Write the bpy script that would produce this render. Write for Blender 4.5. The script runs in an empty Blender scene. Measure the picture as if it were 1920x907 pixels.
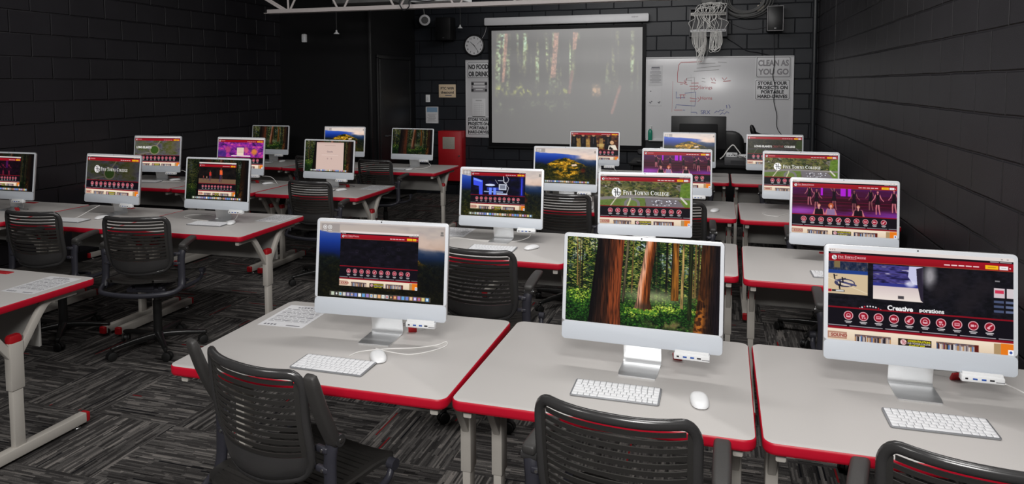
import bpy, math, random
import numpy as np
from mathutils import Vector, Matrix

SC = bpy.context.scene
COL = SC.collection
PI = math.pi
rnd = random.Random(7)

# ---------------------------------------------------------------- materials
def new_mat(name, col=(0.5, 0.5, 0.5), rough=0.5, metal=0.0, spec=0.5, coat=0.0):
    m = bpy.data.materials.new(name)
    m.use_nodes = True
    b = m.node_tree.nodes['Principled BSDF']
    b.inputs['Base Color'].default_value = (*col, 1)
    b.inputs['Roughness'].default_value = rough
    b.inputs['Metallic'].default_value = metal
    b.inputs['Specular IOR Level'].default_value = spec
    if coat:
        b.inputs['Coat Weight'].default_value = coat
        b.inputs['Coat Roughness'].default_value = 0.15
    return m

def N(m, t, **kw):
    n = m.node_tree.nodes.new(t)
    for k, v in kw.items():
        if k in n.inputs.keys():
            n.inputs[k].default_value = v
        else:
            setattr(n, k, v)
    return n

def L(m, a, ao, b, bi):
    m.node_tree.links.new(a.outputs[ao], b.inputs[bi])

def speckle(m, scale, c0, c1, bump=0.0, detail=3.0):
    """fine noise variation of colour plus a little bump"""
    bs = m.node_tree.nodes['Principled BSDF']
    tc = N(m, 'ShaderNodeTexCoord')
    nz = N(m, 'ShaderNodeTexNoise', Scale=scale, Detail=detail)
    L(m, tc, 'Object', nz, 'Vector')
    mx = N(m, 'ShaderNodeMix', data_type='RGBA')
    mx.inputs['A'].default_value = (*c0, 1)
    mx.inputs['B'].default_value = (*c1, 1)
    L(m, nz, 'Fac', mx, 'Factor')
    m.node_tree.links.new(mx.outputs['Result'], bs.inputs['Base Color'])
    if bump:
        bp = N(m, 'ShaderNodeBump', Strength=bump, Distance=0.002)
        L(m, nz, 'Fac', bp, 'Height')
        L(m, bp, 'Normal', bs, 'Normal')
    return m

def block_wall(name, ua, uoff, zoff, col, rough=0.5):
    """painted concrete blocks; ua: 0 = courses run along X, 1 = along Y"""
    m = new_mat(name, col, rough, spec=0.35)
    bs = m.node_tree.nodes['Principled BSDF']
    g = N(m, 'ShaderNodeNewGeometry')
    sp = N(m, 'ShaderNodeSeparateXYZ')
    L(m, g, 'Position', sp, 'Vector')
    cb = N(m, 'ShaderNodeCombineXYZ')
    a1 = N(m, 'ShaderNodeMath', operation='ADD'); a1.inputs[1].default_value = uoff
    a2 = N(m, 'ShaderNodeMath', operation='ADD'); a2.inputs[1].default_value = zoff
    L(m, sp, 'XY'[ua], a1, 0); L(m, sp, 'Z', a2, 0)
    L(m, a1, 0, cb, 'X'); L(m, a2, 0, cb, 'Y')
    wn = N(m, 'ShaderNodeTexNoise', Scale=3.0, Detail=2.0)
    L(m, cb, 0, wn, 'Vector')
    wv = N(m, 'ShaderNodeVectorMath', operation='SCALE'); wv.inputs['Scale'].default_value = 0.012
    L(m, wn, 'Color', wv, 0)
    ad = N(m, 'ShaderNodeVectorMath', operation='ADD')
    L(m, cb, 0, ad, 0); L(m, wv, 0, ad, 1)
    br = N(m, 'ShaderNodeTexBrick', Scale=1.0)
    br.inputs['Mortar Size'].default_value = 0.009
    br.inputs['Mortar Smooth'].default_value = 0.9
    br.inputs['Brick Width'].default_value = 0.412
    br.inputs['Row Height'].default_value = 0.2063
    L(m, ad, 0, br, 'Vector')
    n1 = N(m, 'ShaderNodeTexNoise', Scale=2.2, Detail=4.0)
    L(m, cb, 0, n1, 'Vector')
    n2 = N(m, 'ShaderNodeTexNoise', Scale=140.0, Detail=3.0)
    L(m, cb, 0, n2, 'Vector')
    mx = N(m, 'ShaderNodeMix', data_type='RGBA')
    mx.inputs['A'].default_value = (*[c * 0.75 for c in col], 1)
    mx.inputs['B'].default_value = (*[c * 1.3 for c in col], 1)
    L(m, n1, 'Fac', mx, 'Factor')
    m.node_tree.links.new(mx.outputs['Result'], bs.inputs['Base Color'])
    h = N(m, 'ShaderNodeMath', operation='MULTIPLY_ADD')
    L(m, br, 'Fac', h, 0); h.inputs[1].default_value = -1.0
    s = N(m, 'ShaderNodeMath', operation='MULTIPLY'); s.inputs[1].default_value = 0.06
    L(m, n2, 'Fac', s, 0)
    L(m, s, 0, h, 2)
    bp = N(m, 'ShaderNodeBump', Strength=1.0, Distance=0.014)
    L(m, h, 0, bp, 'Height')
    L(m, bp, 'Normal', bs, 'Normal')
    return m

def carpet_mat():
    m = new_mat('carpet', (0.05, 0.05, 0.05), 0.95, spec=0.1)
    bs = m.node_tree.nodes['Principled BSDF']
    g = N(m, 'ShaderNodeNewGeometry')
    mp = N(m, 'ShaderNodeMapping', vector_type='POINT')
    mp.inputs['Rotation'].default_value = (0, 0, math.radians(0))
    mp.inputs['Location'].default_value = (0.17, 0.1, 0)
    L(m, g, 'Position', mp, 'Vector')
    sp = N(m, 'ShaderNodeSeparateXYZ'); L(m, mp, 0, sp, 0)
    T = 0.5
    def mth(op, a, b=None, c=None):
        n = N(m, 'ShaderNodeMath', operation=op)
        for i, x in enumerate((a, b, c)):
            if x is None: continue
            if isinstance(x, (int, float)): n.inputs[i].default_value = x
            else: m.node_tree.links.new(x, n.inputs[i])
        return n.outputs[0]
    ix = mth('FLOOR', mth('DIVIDE', sp.outputs['X'], T))
    iy = mth('FLOOR', mth('DIVIDE', sp.outputs['Y'], T))
    par = mth('ABSOLUTE', mth('MODULO', mth('ADD', ix, iy), 2.0))
    def mixf(f, a, b):
        n = N(m, 'ShaderNodeMix', data_type='FLOAT')
        m.node_tree.links.new(f, n.inputs[0]); m.node_tree.links.new(a, n.inputs[2]); m.node_tree.links.new(b, n.inputs[3])
        return n.outputs[0]
    u = mixf(par, sp.outputs['X'], sp.outputs['Y'])      # along the streaks
    v = mixf(par, sp.outputs['Y'], sp.outputs['X'])      # across the streaks
    tid = mth('ADD', mth('MULTIPLY', ix, 7.31), mth('MULTIPLY', iy, 13.7))
    def vec(a, b, c):
        n = N(m, 'ShaderNodeCombineXYZ')
        for i, x in enumerate((a, b, c)):
            if isinstance(x, (int, float)): n.inputs[i].default_value = x
            else: m.node_tree.links.new(x, n.inputs[i])
        return n.outputs[0]
    def wnoise(vv, what='Value'):
        n = N(m, 'ShaderNodeTexWhiteNoise', noise_dimensions='3D')
        m.node_tree.links.new(vv, n.inputs['Vector']); return n.outputs[what]
    row = mth('FLOOR', mth('DIVIDE', v, 0.0085))
    seg_off = mth('MULTIPLY', wnoise(vec(row, tid, 3.0)), 0.6)
    seg = mth('FLOOR', mth('DIVIDE', mth('ADD', u, seg_off), 0.11))
    r1 = wnoise(vec(row, seg, tid))
    row2 = mth('FLOOR', mth('DIVIDE', v, 0.021))
    seg2 = mth('FLOOR', mth('DIVIDE', mth('ADD', u, mth('MULTIPLY', wnoise(vec(row2, tid, 9.0)), 0.9)), 0.3))
    r2 = wnoise(vec(row2, seg2, mth('ADD', tid, 5.0)))
    tl = wnoise(vec(ix, iy, 1.0))
    nz = N(m, 'ShaderNodeTexNoise', Scale=260.0, Detail=2.0)
    m.node_tree.links.new(g.outputs['Position'], nz.inputs['Vector'])
    f = mth('ADD', mth('ADD', mth('MULTIPLY', r1, 0.45), mth('MULTIPLY', r2, 0.32)), mth('ADD', mth('MULTIPLY', tl, 0.12), mth('MULTIPLY', mth('SUBTRACT', nz.outputs['Fac'], 0.5), 0.5)))
    cr = N(m, 'ShaderNodeValToRGB')
    m.node_tree.links.new(f, cr.inputs[0])
    e = cr.color_ramp.elements
    e[0].position = 0.02; e[0].color = (0.012, 0.011, 0.011, 1)
    e[1].position = 0.95; e[1].color = (0.29, 0.265, 0.245, 1)
    e.new(0.4).color = (0.050, 0.047, 0.046, 1)
    e.new(0.62).color = (0.115, 0.108, 0.103, 1)
    # rare red accent threads
    row3 = mth('FLOOR', mth('DIVIDE', v, 0.0085))
    seg3 = mth('FLOOR', mth('DIVIDE', mth('ADD', u, mth('MULTIPLY', tid, 0.37)), 0.25))
    rr = wnoise(vec(row3, seg3, mth('ADD', tid, 21.0)))
    red = mth('GREATER_THAN', rr, 0.9935)
    dk = mth('LESS_THAN', rr, 0.012)
    mx = N(m, 'ShaderNodeMix', data_type='RGBA')
    m.node_tree.links.new(red, mx.inputs['Factor'])
    m.node_tree.links.new(cr.outputs[0], mx.inputs['A'])
    mx.inputs['B'].default_value = (0.20, 0.012, 0.016, 1)
    m2 = N(m, 'ShaderNodeMix', data_type='RGBA')
    m.node_tree.links.new(dk, m2.inputs['Factor'])
    m.node_tree.links.new(mx.outputs['Result'], m2.inputs['A'])
    m2.inputs['B'].default_value = (0.008, 0.008, 0.010, 1)
    m.node_tree.links.new(m2.outputs['Result'], bs.inputs['Base Color'])
    bp = N(m, 'ShaderNodeBump', Strength=0.5, Distance=0.003)
    m.node_tree.links.new(f, bp.inputs['Height'])
    L(m, bp, 'Normal', bs, 'Normal')
    return m

def screen_mat(name, strength=1.0, base=0.0):
    m = new_mat(name, (0.004, 0.004, 0.005), 0.22, spec=0.25)
    bs = m.node_tree.nodes['Principled BSDF']
    at = N(m, 'ShaderNodeAttribute', attribute_name='picture')
    L(m, at, 'Color', bs, 'Emission Color')
    bs.inputs['Emission Strength'].default_value = strength
    if base:
        bs.inputs['Base Color'].default_value = (base, base, base, 1)
        bs.inputs['Roughness'].default_value = 0.9
    m.cycles.emission_sampling = 'NONE'
    return m

M = {}
M['laminate'] = speckle(new_mat('laminate', rough=0.42, spec=0.35), 500, (0.505, 0.485, 0.468), (0.565, 0.545, 0.528))
M['red_edge'] = speckle(new_mat('red_edge', rough=0.38, spec=0.4), 40, (0.47, 0.004, 0.021), (0.54, 0.007, 0.027))
M['red_cap'] = new_mat('red_cap', (0.42, 0.008, 0.014), 0.4)
M['leg_paint'] = speckle(new_mat('leg_paint', rough=0.42), 300, (0.50, 0.47, 0.43), (0.56, 0.53, 0.48))
M['panel_grey'] = speckle(new_mat('panel_grey', rough=0.33), 200, (0.36, 0.35, 0.33), (0.41, 0.40, 0.38))
M['steel'] = new_mat('steel', (0.6, 0.6, 0.6), 0.3, 1.0)
M['plastic'] = speckle(new_mat('plastic', rough=0.36, spec=0.5), 350, (0.027, 0.0258, 0.0245), (0.038, 0.0365, 0.0345), 0.15)
M['plastic_gloss'] = speckle(new_mat('plastic_gloss', rough=0.22, spec=0.7), 300, (0.034, 0.033, 0.034), (0.044, 0.043, 0.043))
M['frame_paint'] = speckle(new_mat('frame_paint', rough=0.38, spec=0.5), 250, (0.027, 0.027, 0.036), (0.038, 0.038, 0.049))
M['base_black'] = new_mat('base_black', (0.012, 0.012, 0.012), 0.3, spec=0.6)
M['rubber'] = new_mat('rubber', (0.008, 0.008, 0.008), 0.6)
M['pad'] = speckle(new_mat('pad', rough=0.5), 200, (0.038, 0.036, 0.035), (0.052, 0.050, 0.048), 0.2)
M['alu'] = speckle(new_mat('alu', rough=0.36, metal=0.85), 600, (0.74, 0.75, 0.76), (0.80, 0.81, 0.82))
M['chin'] = speckle(new_mat('chin', rough=0.4, spec=0.4), 500, (0.57, 0.61, 0.665), (0.61, 0.65, 0.705))
M['bezel'] = new_mat('bezel', (0.72, 0.745, 0.785), 0.25, spec=0.5)
M['white'] = new_mat('white', (0.82, 0.83, 0.84), 0.35)
M['key_white'] = new_mat('key_white', (0.84, 0.85, 0.87), 0.4)
M['key_base'] = new_mat('key_base', (0.34, 0.35, 0.37), 0.4, 0.6)
M['cable'] = new_mat('cable', (0.78, 0.77, 0.75), 0.45)
M['cable_grey'] = new_mat('cable_grey', (0.42, 0.41, 0.42), 0.5)
M['usb_blue'] = new_mat('usb_blue', (0.02, 0.09, 0.4), 0.4)
M['port_dark'] = new_mat('port_dark', (0.02, 0.02, 0.025), 0.4)
M['black'] = new_mat('black', (0.006, 0.006, 0.007), 0.4)
M['black_matte'] = speckle(new_mat('black_matte', rough=0.6, spec=0.2), 30, (0.007, 0.007, 0.008), (0.010, 0.010, 0.011))
M['paper'] = speckle(new_mat('paper', rough=0.7, spec=0.2), 60, (0.64, 0.64, 0.66), (0.70, 0.70, 0.72))
M['print'] = new_mat('print', (0.16, 0.16, 0.18), 0.8)
M['ink_black'] = new_mat('ink_black', (0.02, 0.02, 0.025), 0.7)
M['ink_red'] = new_mat('ink_red', (0.55, 0.13, 0.14), 0.7)
M['ink_blue'] = new_mat('ink_blue', (0.10, 0.13, 0.36), 0.7)
M['ink_grey'] = new_mat('ink_grey', (0.30, 0.29, 0.31), 0.7)
M['ink_faint'] = new_mat('ink_faint', (0.42, 0.42, 0.43), 0.6)
M['board'] = speckle(new_mat('board', rough=0.22, spec=0.5), 3, (0.66, 0.66, 0.68), (0.70, 0.70, 0.72))
M['sign'] = new_mat('sign', (0.72, 0.72, 0.74), 0.45)
M['beige_sign'] = speckle(new_mat('beige_sign', rough=0.6), 20, (0.66, 0.52, 0.36), (0.72, 0.57, 0.40))
M['sky_print'] = new_mat('sky_print', (0.22, 0.36, 0.52), 0.6)
M['red_box'] = speckle(new_mat('red_box', rough=0.45), 15, (0.40, 0.006, 0.012), (0.46, 0.010, 0.016))
M['wire_glass'] = speckle(new_mat('wire_glass', rough=0.3), 60, (0.30, 0.28, 0.24), (0.42, 0.40, 0.35))
M['joist'] = speckle(new_mat('joist', rough=0.5), 30, (0.58, 0.53, 0.52), (0.66, 0.61, 0.60))
M['case'] = speckle(new_mat('case', rough=0.4), 20, (0.58, 0.58, 0.60), (0.64, 0.64, 0.66))
M['green'] = new_mat('green', (0.02, 0.26, 0.17), 0.2, spec=0.6)
M['blue'] = new_mat('blue', (0.02, 0.10, 0.50), 0.4)
M['pipe_black'] = new_mat('pipe_black', (0.02, 0.022, 0.026), 0.4)
M['dark_grey'] = new_mat('dark_grey', (0.06, 0.06, 0.065), 0.5)
M['mid_grey'] = speckle(new_mat('mid_grey', rough=0.6), 12, (0.10, 0.10, 0.10), (0.14, 0.14, 0.14))
M['beige'] = new_mat('beige', (0.62, 0.55, 0.45), 0.6)
M['wall_dark'] = block_wall('wall_dark', 1, 0.13, 0.0435, (0.0198, 0.0184, 0.0220), 0.46)
M['wall_back'] = block_wall('wall_back', 0, 0.05, 0.0435, (0.0125, 0.0145, 0.0195), 0.46)
M['ceiling'] = speckle(new_mat('ceiling', rough=0.9, spec=0.1), 4, (0.008, 0.008, 0.008), (0.012, 0.012, 0.012))
M['carpet'] = carpet_mat()
M['screen'] = screen_mat('screen')
M['projection'] = screen_mat('projection', 0.85, 0.58)  # projector's light put in as emission of the screen fabric

# ---------------------------------------------------------------- mesh builder
def rrect(w, h, r, n=5):
    r = max(1e-4, min(r, w / 2 - 1e-4, h / 2 - 1e-4))
    p = []
    for cx, cy, a0 in ((w/2-r, h/2-r, 0), (-w/2+r, h/2-r, PI/2), (-w/2+r, -h/2+r, PI), (w/2-r, -h/2+r, 1.5*PI)):
        for i in range(n + 1):
            a = a0 + PI / 2 * i / n
            p.append((cx + r * math.cos(a), cy + r * math.sin(a)))
    return p

class MB:
    def __init__(s): s.v = []; s.f = []
    def add(s, vs, fs, mat=None):
        o = len(s.v)
        if mat is not None: vs = [mat @ Vector(q) for q in vs]
        s.v += [tuple(q) for q in vs]; s.f += [tuple(o + i for i in f) for f in fs]
        return s
    def loft(s, rings, mat=None, cap=True, closed=True):
        n = len(rings[0]); vs = [q for r in rings for q in r]; fs = []
        for k in range(len(rings) - 1):
            for i in range(n if closed else n - 1):
                j = (i + 1) % n
                fs.append((k*n+i, k*n+j, (k+1)*n+j, (k+1)*n+i))
        if cap and closed:
            fs.append(tuple(range(n - 1, -1, -1))); b = (len(rings) - 1) * n
            fs.append(tuple(b + i for i in range(n)))
        return s.add(vs, fs, mat)
    def plate(s, w, h, r, z0, z1, bev=0.0, c=(0, 0), n=5, mat=None):
        """rounded rectangle in XY, extruded along Z with rounded edges"""
        rings = []
        def ring(ins, z): return [(x + c[0], y + c[1], z) for x, y in rrect(w - 2*ins, h - 2*ins, max(r - ins, 1e-3), n)]
        if bev > 0:
            for t in (0, .5, 1):
                a = PI/2*t; rings.append(ring(bev*(1-math.sin(a)), z0 + bev*(1-math.cos(a))))
            for t in (0, .5, 1):
                a = PI/2*t; rings.append(ring(bev*(1-math.cos(a)), z1 - bev*(1-math.sin(a))))
        else: rings = [ring(0, z0), ring(0, z1)]
        return s.loft(rings, mat)
    def box(s, c, d, bev=0.0, mat=None):
        cx, cy, cz = c; T = Matrix.Translation((cx, cy, cz))
        if mat is not None: T = mat @ T
        if bev <= 0:
            x, y, z = d[0]/2, d[1]/2, d[2]/2
            return s.add([(-x,-y,-z),(x,-y,-z),(x,y,-z),(-x,y,-z),(-x,-y,z),(x,-y,z),(x,y,z),(-x,y,z)],
                         [(0,3,2,1),(4,5,6,7),(0,1,5,4),(1,2,6,5),(2,3,7,6),(3,0,4,7)], T)
        return s.plate(d[0], d[1], bev, -d[2]/2, d[2]/2, min(bev, d[2]/2.01), n=2, mat=T)
    def tube(s, path, r, n=8, ry=None, caps=True, closed=False, mat=None, square=False, up=None):
        P = [Vector(p) for p in path]; m = len(P); rings = []
        tang = []
        for i in range(m):
            if closed: t = P[(i+1) % m] - P[i-1]
            else: t = P[min(i+1, m-1)] - P[max(i-1, 0)]
            tang.append(t.normalized())
        u = Vector(up) if up is not None else (Vector((0,0,1)) if abs(tang[0].z) < .9 else Vector((1,0,0)))
        u = (u - tang[0]*u.dot(tang[0])).normalized()
        for i in range(m):
            if up is not None: u = Vector(up)
            u = (u - tang[i]*u.dot(tang[i])).normalized(); w = tang[i].cross(u)
            ri = r[i] if isinstance(r, (list, tuple)) else r
            rj = ri if ry is None else (ry[i] if isinstance(ry, (list, tuple)) else ry)
            if square: sec = [(x, y) for x, y in rrect(2*ri, 2*rj, min(ri, rj)*.3, 2)]
            else: sec = [(ri*math.cos(2*PI*k/n), rj*math.sin(2*PI*k/n)) for k in range(n)]
            rings.append([tuple(P[i] + w*a + u*b) for a, b in sec])
        if closed: rings.append(rings[0]); caps = False
        return s.loft(rings, mat, caps)
    def cyl(s, a, b, r, n=14, r2=None):
        return s.tube([a, b], [r, r2 if r2 is not None else r], n)
    def lathe(s, prof, n=20, mat=None, cap=True):
        return s.loft([[(r*math.cos(2*PI*k/n), r*math.sin(2*PI*k/n), z) for k in range(n)] for r, z in prof], mat, cap)
    def build(s, name, mat, parent=None, smooth=True, ang=40):
        me = bpy.data.meshes.new(name)
        me.from_pydata(s.v, [], s.f); me.update()
        if smooth:
            me.shade_smooth(); me.set_sharp_from_angle(angle=math.radians(ang))
        me.materials.append(M[mat] if isinstance(mat, str) else mat)
        o = bpy.data.objects.new(name, me); COL.objects.link(o)
        if parent is not None: o.parent = parent
        return o

def spline(pts, n=8, closed=False):
    P = [Vector(p) for p in pts]; out = []; m = len(P)
    for i in range(m if closed else m - 1):
        p0 = P[i-1] if (i > 0 or closed) else P[i]*2 - P[i+1]
        p1 = P[i]; p2 = P[(i+1) % m]
        p3 = P[(i+2) % m] if (i+2 < m or closed) else p2*2 - p1
        for k in range(n):
            t = k/n
            out.append(0.5*((2*p1) + (p2-p0)*t + (2*p0-5*p1+4*p2-p3)*t*t + (3*p1-p0-3*p2+p3)*t**3))
    if not closed: out.append(P[-1])
    return out

def tag(o, label, cat, group=None, kind=None):
    o['label'] = label; o['category'] = cat
    if group: o['group'] = group
    if kind: o['kind'] = kind
    return o

def thing(name, loc, rz, label, cat, group=None):
    o = bpy.data.objects.new(name, None); COL.objects.link(o)
    o.empty_display_size = 0.1
    o.location = loc; o.rotation_euler = (0, 0, rz)
    return tag(o, label, cat, group)

def dup(root, loc, rz, label, group=None):
    r = root.copy(); COL.objects.link(r); r.location = loc; r.rotation_euler = (0, 0, rz)
    r['label'] = label
    if group: r['group'] = group
    for ch in root.children:
        c = ch.copy(); COL.objects.link(c); c.parent = r
        for g in ch.children:
            d = g.copy(); COL.objects.link(d); d.parent = c
    return r

def structure(o, kind='structure'):
    o['kind'] = kind; return o

_tc = {}
def text_geo(s, bold=0.0):
    """triangles of a line of text, height of capitals = 1, start x = 0"""
    k = (s, bold)
    if k in _tc: return _tc[k]
    cu = bpy.data.curves.new('t', 'FONT'); cu.body = s; cu.offset = bold; cu.resolution_u = 3
    ob = bpy.data.objects.new('t', cu); COL.objects.link(ob)
    dg = bpy.context.evaluated_depsgraph_get()
    me = bpy.data.meshes.new_from_object(ob.evaluated_get(dg))
    me.calc_loop_triangles()
    v = np.array([q.co[:2] for q in me.vertices], float).reshape(-1, 2)
    t = np.array([q.vertices[:] for q in me.loop_triangles], int).reshape(-1, 3)
    bpy.data.objects.remove(ob); bpy.data.curves.remove(cu); bpy.data.meshes.remove(me)
    v = v / 0.69
    if len(v): v[:, 0] -= v[:, 0].min()
    _tc[k] = (v, t); return _tc[k]

def lettering(lines, h, gap, mat, parent, mx, width=None, bold=0.02, name='lettering', align='c'):
    """flat lettering in local XZ plane (facing -Y) placed with matrix mx"""
    mb = MB(); y = 0
    for ln in lines:
        v, t = text_geo(ln, bold)
        w = v[:, 0].max() * h; k = 1.0
        if width and w > width: k = width / w
        x0 = -w*k/2 if align == 'c' else 0
        mb.add([(x0 + a*h*k, 0, y + b*h) for a, b in v], [tuple(int(i) for i in q) for q in t], mx)
        y -= h + gap
    return mb.build(name, mat, parent, smooth=False)
# ---------------------------------------------------------------- pictures shown on the screens (painted procedurally, sRGB 0..1)
ASP = 1.778
class Cv:
    def __init__(s, a, asp=ASP):
        s.a = a; s.h, s.w = a.shape[:2]; s.asp = asp
    def sub(s, x0, y0, x1, y1):
        i0, i1 = int(round(x0*s.w)), int(round(x1*s.w)); j0, j1 = int(round(y0*s.h)), int(round(y1*s.h))
        b = s.a[j0:j1, i0:i1]
        return Cv(b, s.asp*(x1-x0)/(y1-y0))
    def _bb(s, x0, y0, x1, y1):
        i0, i1 = max(0, int(x0*s.w)-2), min(s.w, int(x1*s.w)+3); j0, j1 = max(0, int(y0*s.h)-2), min(s.h, int(y1*s.h)+3)
        if i1 <= i0 or j1 <= j0: return None
        X = (np.arange(i0, i1) + .5)/s.w; Y = (np.arange(j0, j1) + .5)/s.h
        return (slice(j0, j1), slice(i0, i1)), X[None, :], Y[:, None]
    def put(s, sl, mask, c, al=1.0):
        mk = (mask*al)[..., None]; c = np.asarray(c, float)
        s.a[sl] = s.a[sl]*(1-mk) + c*mk
    def fill(s, c): s.a[:] = np.asarray(c, float)
    def rect(s, x0, y0, x1, y1, c, al=1.0):
        b = s._bb(x0, y0, x1, y1)
        if b is None: return
        sl, X, Y = b
        m = np.clip((X-x0)*s.w+.5, 0, 1)*np.clip((x1-X)*s.w+.5, 0, 1)*np.clip((Y-y0)*s.h+.5, 0, 1)*np.clip((y1-Y)*s.h+.5, 0, 1)
        s.put(sl, m, c, al)
    def ell(s, cx, cy, rx, ry, c, al=1.0, soft=0.0, ring=0.0):
        b = s._bb(cx-rx*(1+soft), cy-ry*(1+soft), cx+rx*(1+soft), cy+ry*(1+soft))
        if b is None: return
        sl, X, Y = b
        d = np.sqrt(((X-cx)/rx)**2 + ((Y-cy)/ry)**2)
        px = 1.0/max(1.0, rx*s.w)
        if ring: m = np.clip((1-d)/px+.5, 0, 1)*np.clip((d-(1-ring))/px+.5, 0, 1)
        elif soft: m = np.clip((1+soft-d)/(2*soft), 0, 1)
        else: m = np.clip((1-d)/px+.5, 0, 1)
        s.put(sl, m, c, al)
    def circ(s, cx, cy, r, c, al=1.0, **k): s.ell(cx, cy, r, r*s.asp, c, al, **k)
    def line(s, pts, wd, c, al=1.0, w2=None):
        n = len(pts)-1
        for k in range(n):
            (xa, ya), (xb, yb) = pts[k], pts[k+1]
            wa = wd if w2 is None else wd + (w2-wd)*k/n
            b = s._bb(min(xa, xb)-wa, min(ya, yb)-wa*s.asp, max(xa, xb)+wa, max(ya, yb)+wa*s.asp)
            if b is None: continue
            sl, X, Y = b; Yp = Y/s.asp; ya2, yb2 = ya/s.asp, yb/s.asp
            dx, dy = xb-xa, yb2-ya2; l2 = dx*dx+dy*dy+1e-12
            t = np.clip(((X-xa)*dx+(Yp-ya2)*dy)/l2, 0, 1)
            d = np.hypot(X-xa-t*dx, Yp-ya2-t*dy)
            s.put(sl, np.clip((wa/2-d)*s.w+.5, 0, 1), c, al)
    def poly(s, pts, c, al=1.0):
        xs = [p[0] for p in pts]; ys = [p[1] for p in pts]
        b = s._bb(min(xs), min(ys), max(xs), max(ys))
        if b is None: return
        sl, X, Y = b
        m = np.zeros(np.broadcast(X, Y).shape, bool)
        for k in range(len(pts)):
            (xa, ya), (xb, yb) = pts[k], pts[k-1]
            if ya == yb: continue
            m ^= ((ya > Y) != (yb > Y)) & (X < (xb-xa)*(Y-ya)/(yb-ya)+xa)
        s.put(sl, m.astype(float), c, al)
    def grad(s, y0, y1, c0, c1, x0=0, x1=1, al=1.0):
        b = s._bb(x0, y0, x1, y1)
        sl, X, Y = b
        t = np.clip((Y-y0)/(y1-y0), 0, 1)[..., None]
        col = np.asarray(c0)*(1-t)+np.asarray(c1)*t
        m = ((X >= x0)&(X <= x1)&(Y >= y0)&(Y <= y1)).astype(float)[..., None]*al
        s.a[sl] = s.a[sl]*(1-m)+col*m
    def text(s, st, x, y, h, c, bold=0.02, w=None, al=1.0):
        """y = top of capitals, h = capital height in canvas heights"""
        v, t = text_geo(st, bold)
        kx = h/s.asp
        if w: kx = min(kx, w/v[:, 0].max()) if w > 0 else kx
        p = np.stack([x+v[:, 0]*kx, y+h-v[:, 1]*h], 1)
        for q in t:
            a, b_, d = p[q]
            bb = s._bb(min(a[0], b_[0], d[0]), min(a[1], b_[1], d[1]), max(a[0], b_[0], d[0]), max(a[1], b_[1], d[1]))
            if bb is None: continue
            sl, X, Y = bb
            def e(u, w_): return (w_[0]-u[0])*(Y-u[1])-(w_[1]-u[1])*(X-u[0])
            e0, e1, e2 = e(a, b_), e(b_, d), e(d, a)
            m = ((e0 >= 0)&(e1 >= 0)&(e2 >= 0))|((e0 <= 0)&(e1 <= 0)&(e2 <= 0))
            s.put(sl, m.astype(float), c, al)
        return v[:, 0].max()*kx
    def noise(s, sx, sy, seed, oct=3):
        r = np.random.RandomState(seed); out = np.zeros((s.h, s.w)); amp = 1; tot = 0
        for o in range(oct):
            nx, ny = max(1, int(sx*2**o)), max(1, int(sy*2**o))
            g = r.rand(ny+2, nx+2)
            xs = np.linspace(0, nx, s.w, endpoint=False); ys = np.linspace(0, ny, s.h, endpoint=False)
            i = xs.astype(int); j = ys.astype(int); fx = xs-i; fy = ys-j
            fx = fx*fx*(3-2*fx); fy = (fy*fy*(3-2*fy))[:, None]
            g00 = g[j][:, i]; g01 = g[j][:, i+1]; g10 = g[j+1][:, i]; g11 = g[j+1][:, i+1]
            out += amp*((g00*(1-fx)+g01*fx)*(1-fy)+(g10*(1-fx)+g11*fx)*fy); tot += amp; amp *= .55
        return out/tot
    def XY(s): return ((np.arange(s.w)+.5)/s.w)[None, :]*np.ones((s.h, 1)), ((np.arange(s.h)+.5)/s.h)[:, None]*np.ones((1, s.w))
    def over(s, mask, c, al=1.0):
        mk = (np.clip(mask, 0, 1)*al)[..., None]
        s.a[:] = s.a*(1-mk)+np.asarray(c, float)*mk

def blur(a, k):
    for ax in (0, 1):
        for _ in range(2):
            p = np.concatenate([np.repeat(np.take(a, [0], ax), k, ax), a, np.repeat(np.take(a, [-1], ax), k, ax)], ax)
            cs = np.cumsum(p, ax); n = a.shape[ax]
            z = np.concatenate([np.zeros_like(np.take(cs, [0], ax)), cs], ax)
            a = (np.take(z, range(2*k+1, 2*k+1+n), ax)-np.take(z, range(0, n), ax))/(2*k+1)
    return a

def ramp(t, cols):
    t = np.clip(t, 0, 1); n = len(cols)-1; cols = np.asarray(cols, float)
    i = np.minimum((t*n).astype(int), n-1); f = (t*n-i)[..., None]
    return cols[i]*(1-f)+cols[i+1]*f

def C(r, g, b): return (r/255., g/255., b/255.)

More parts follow.
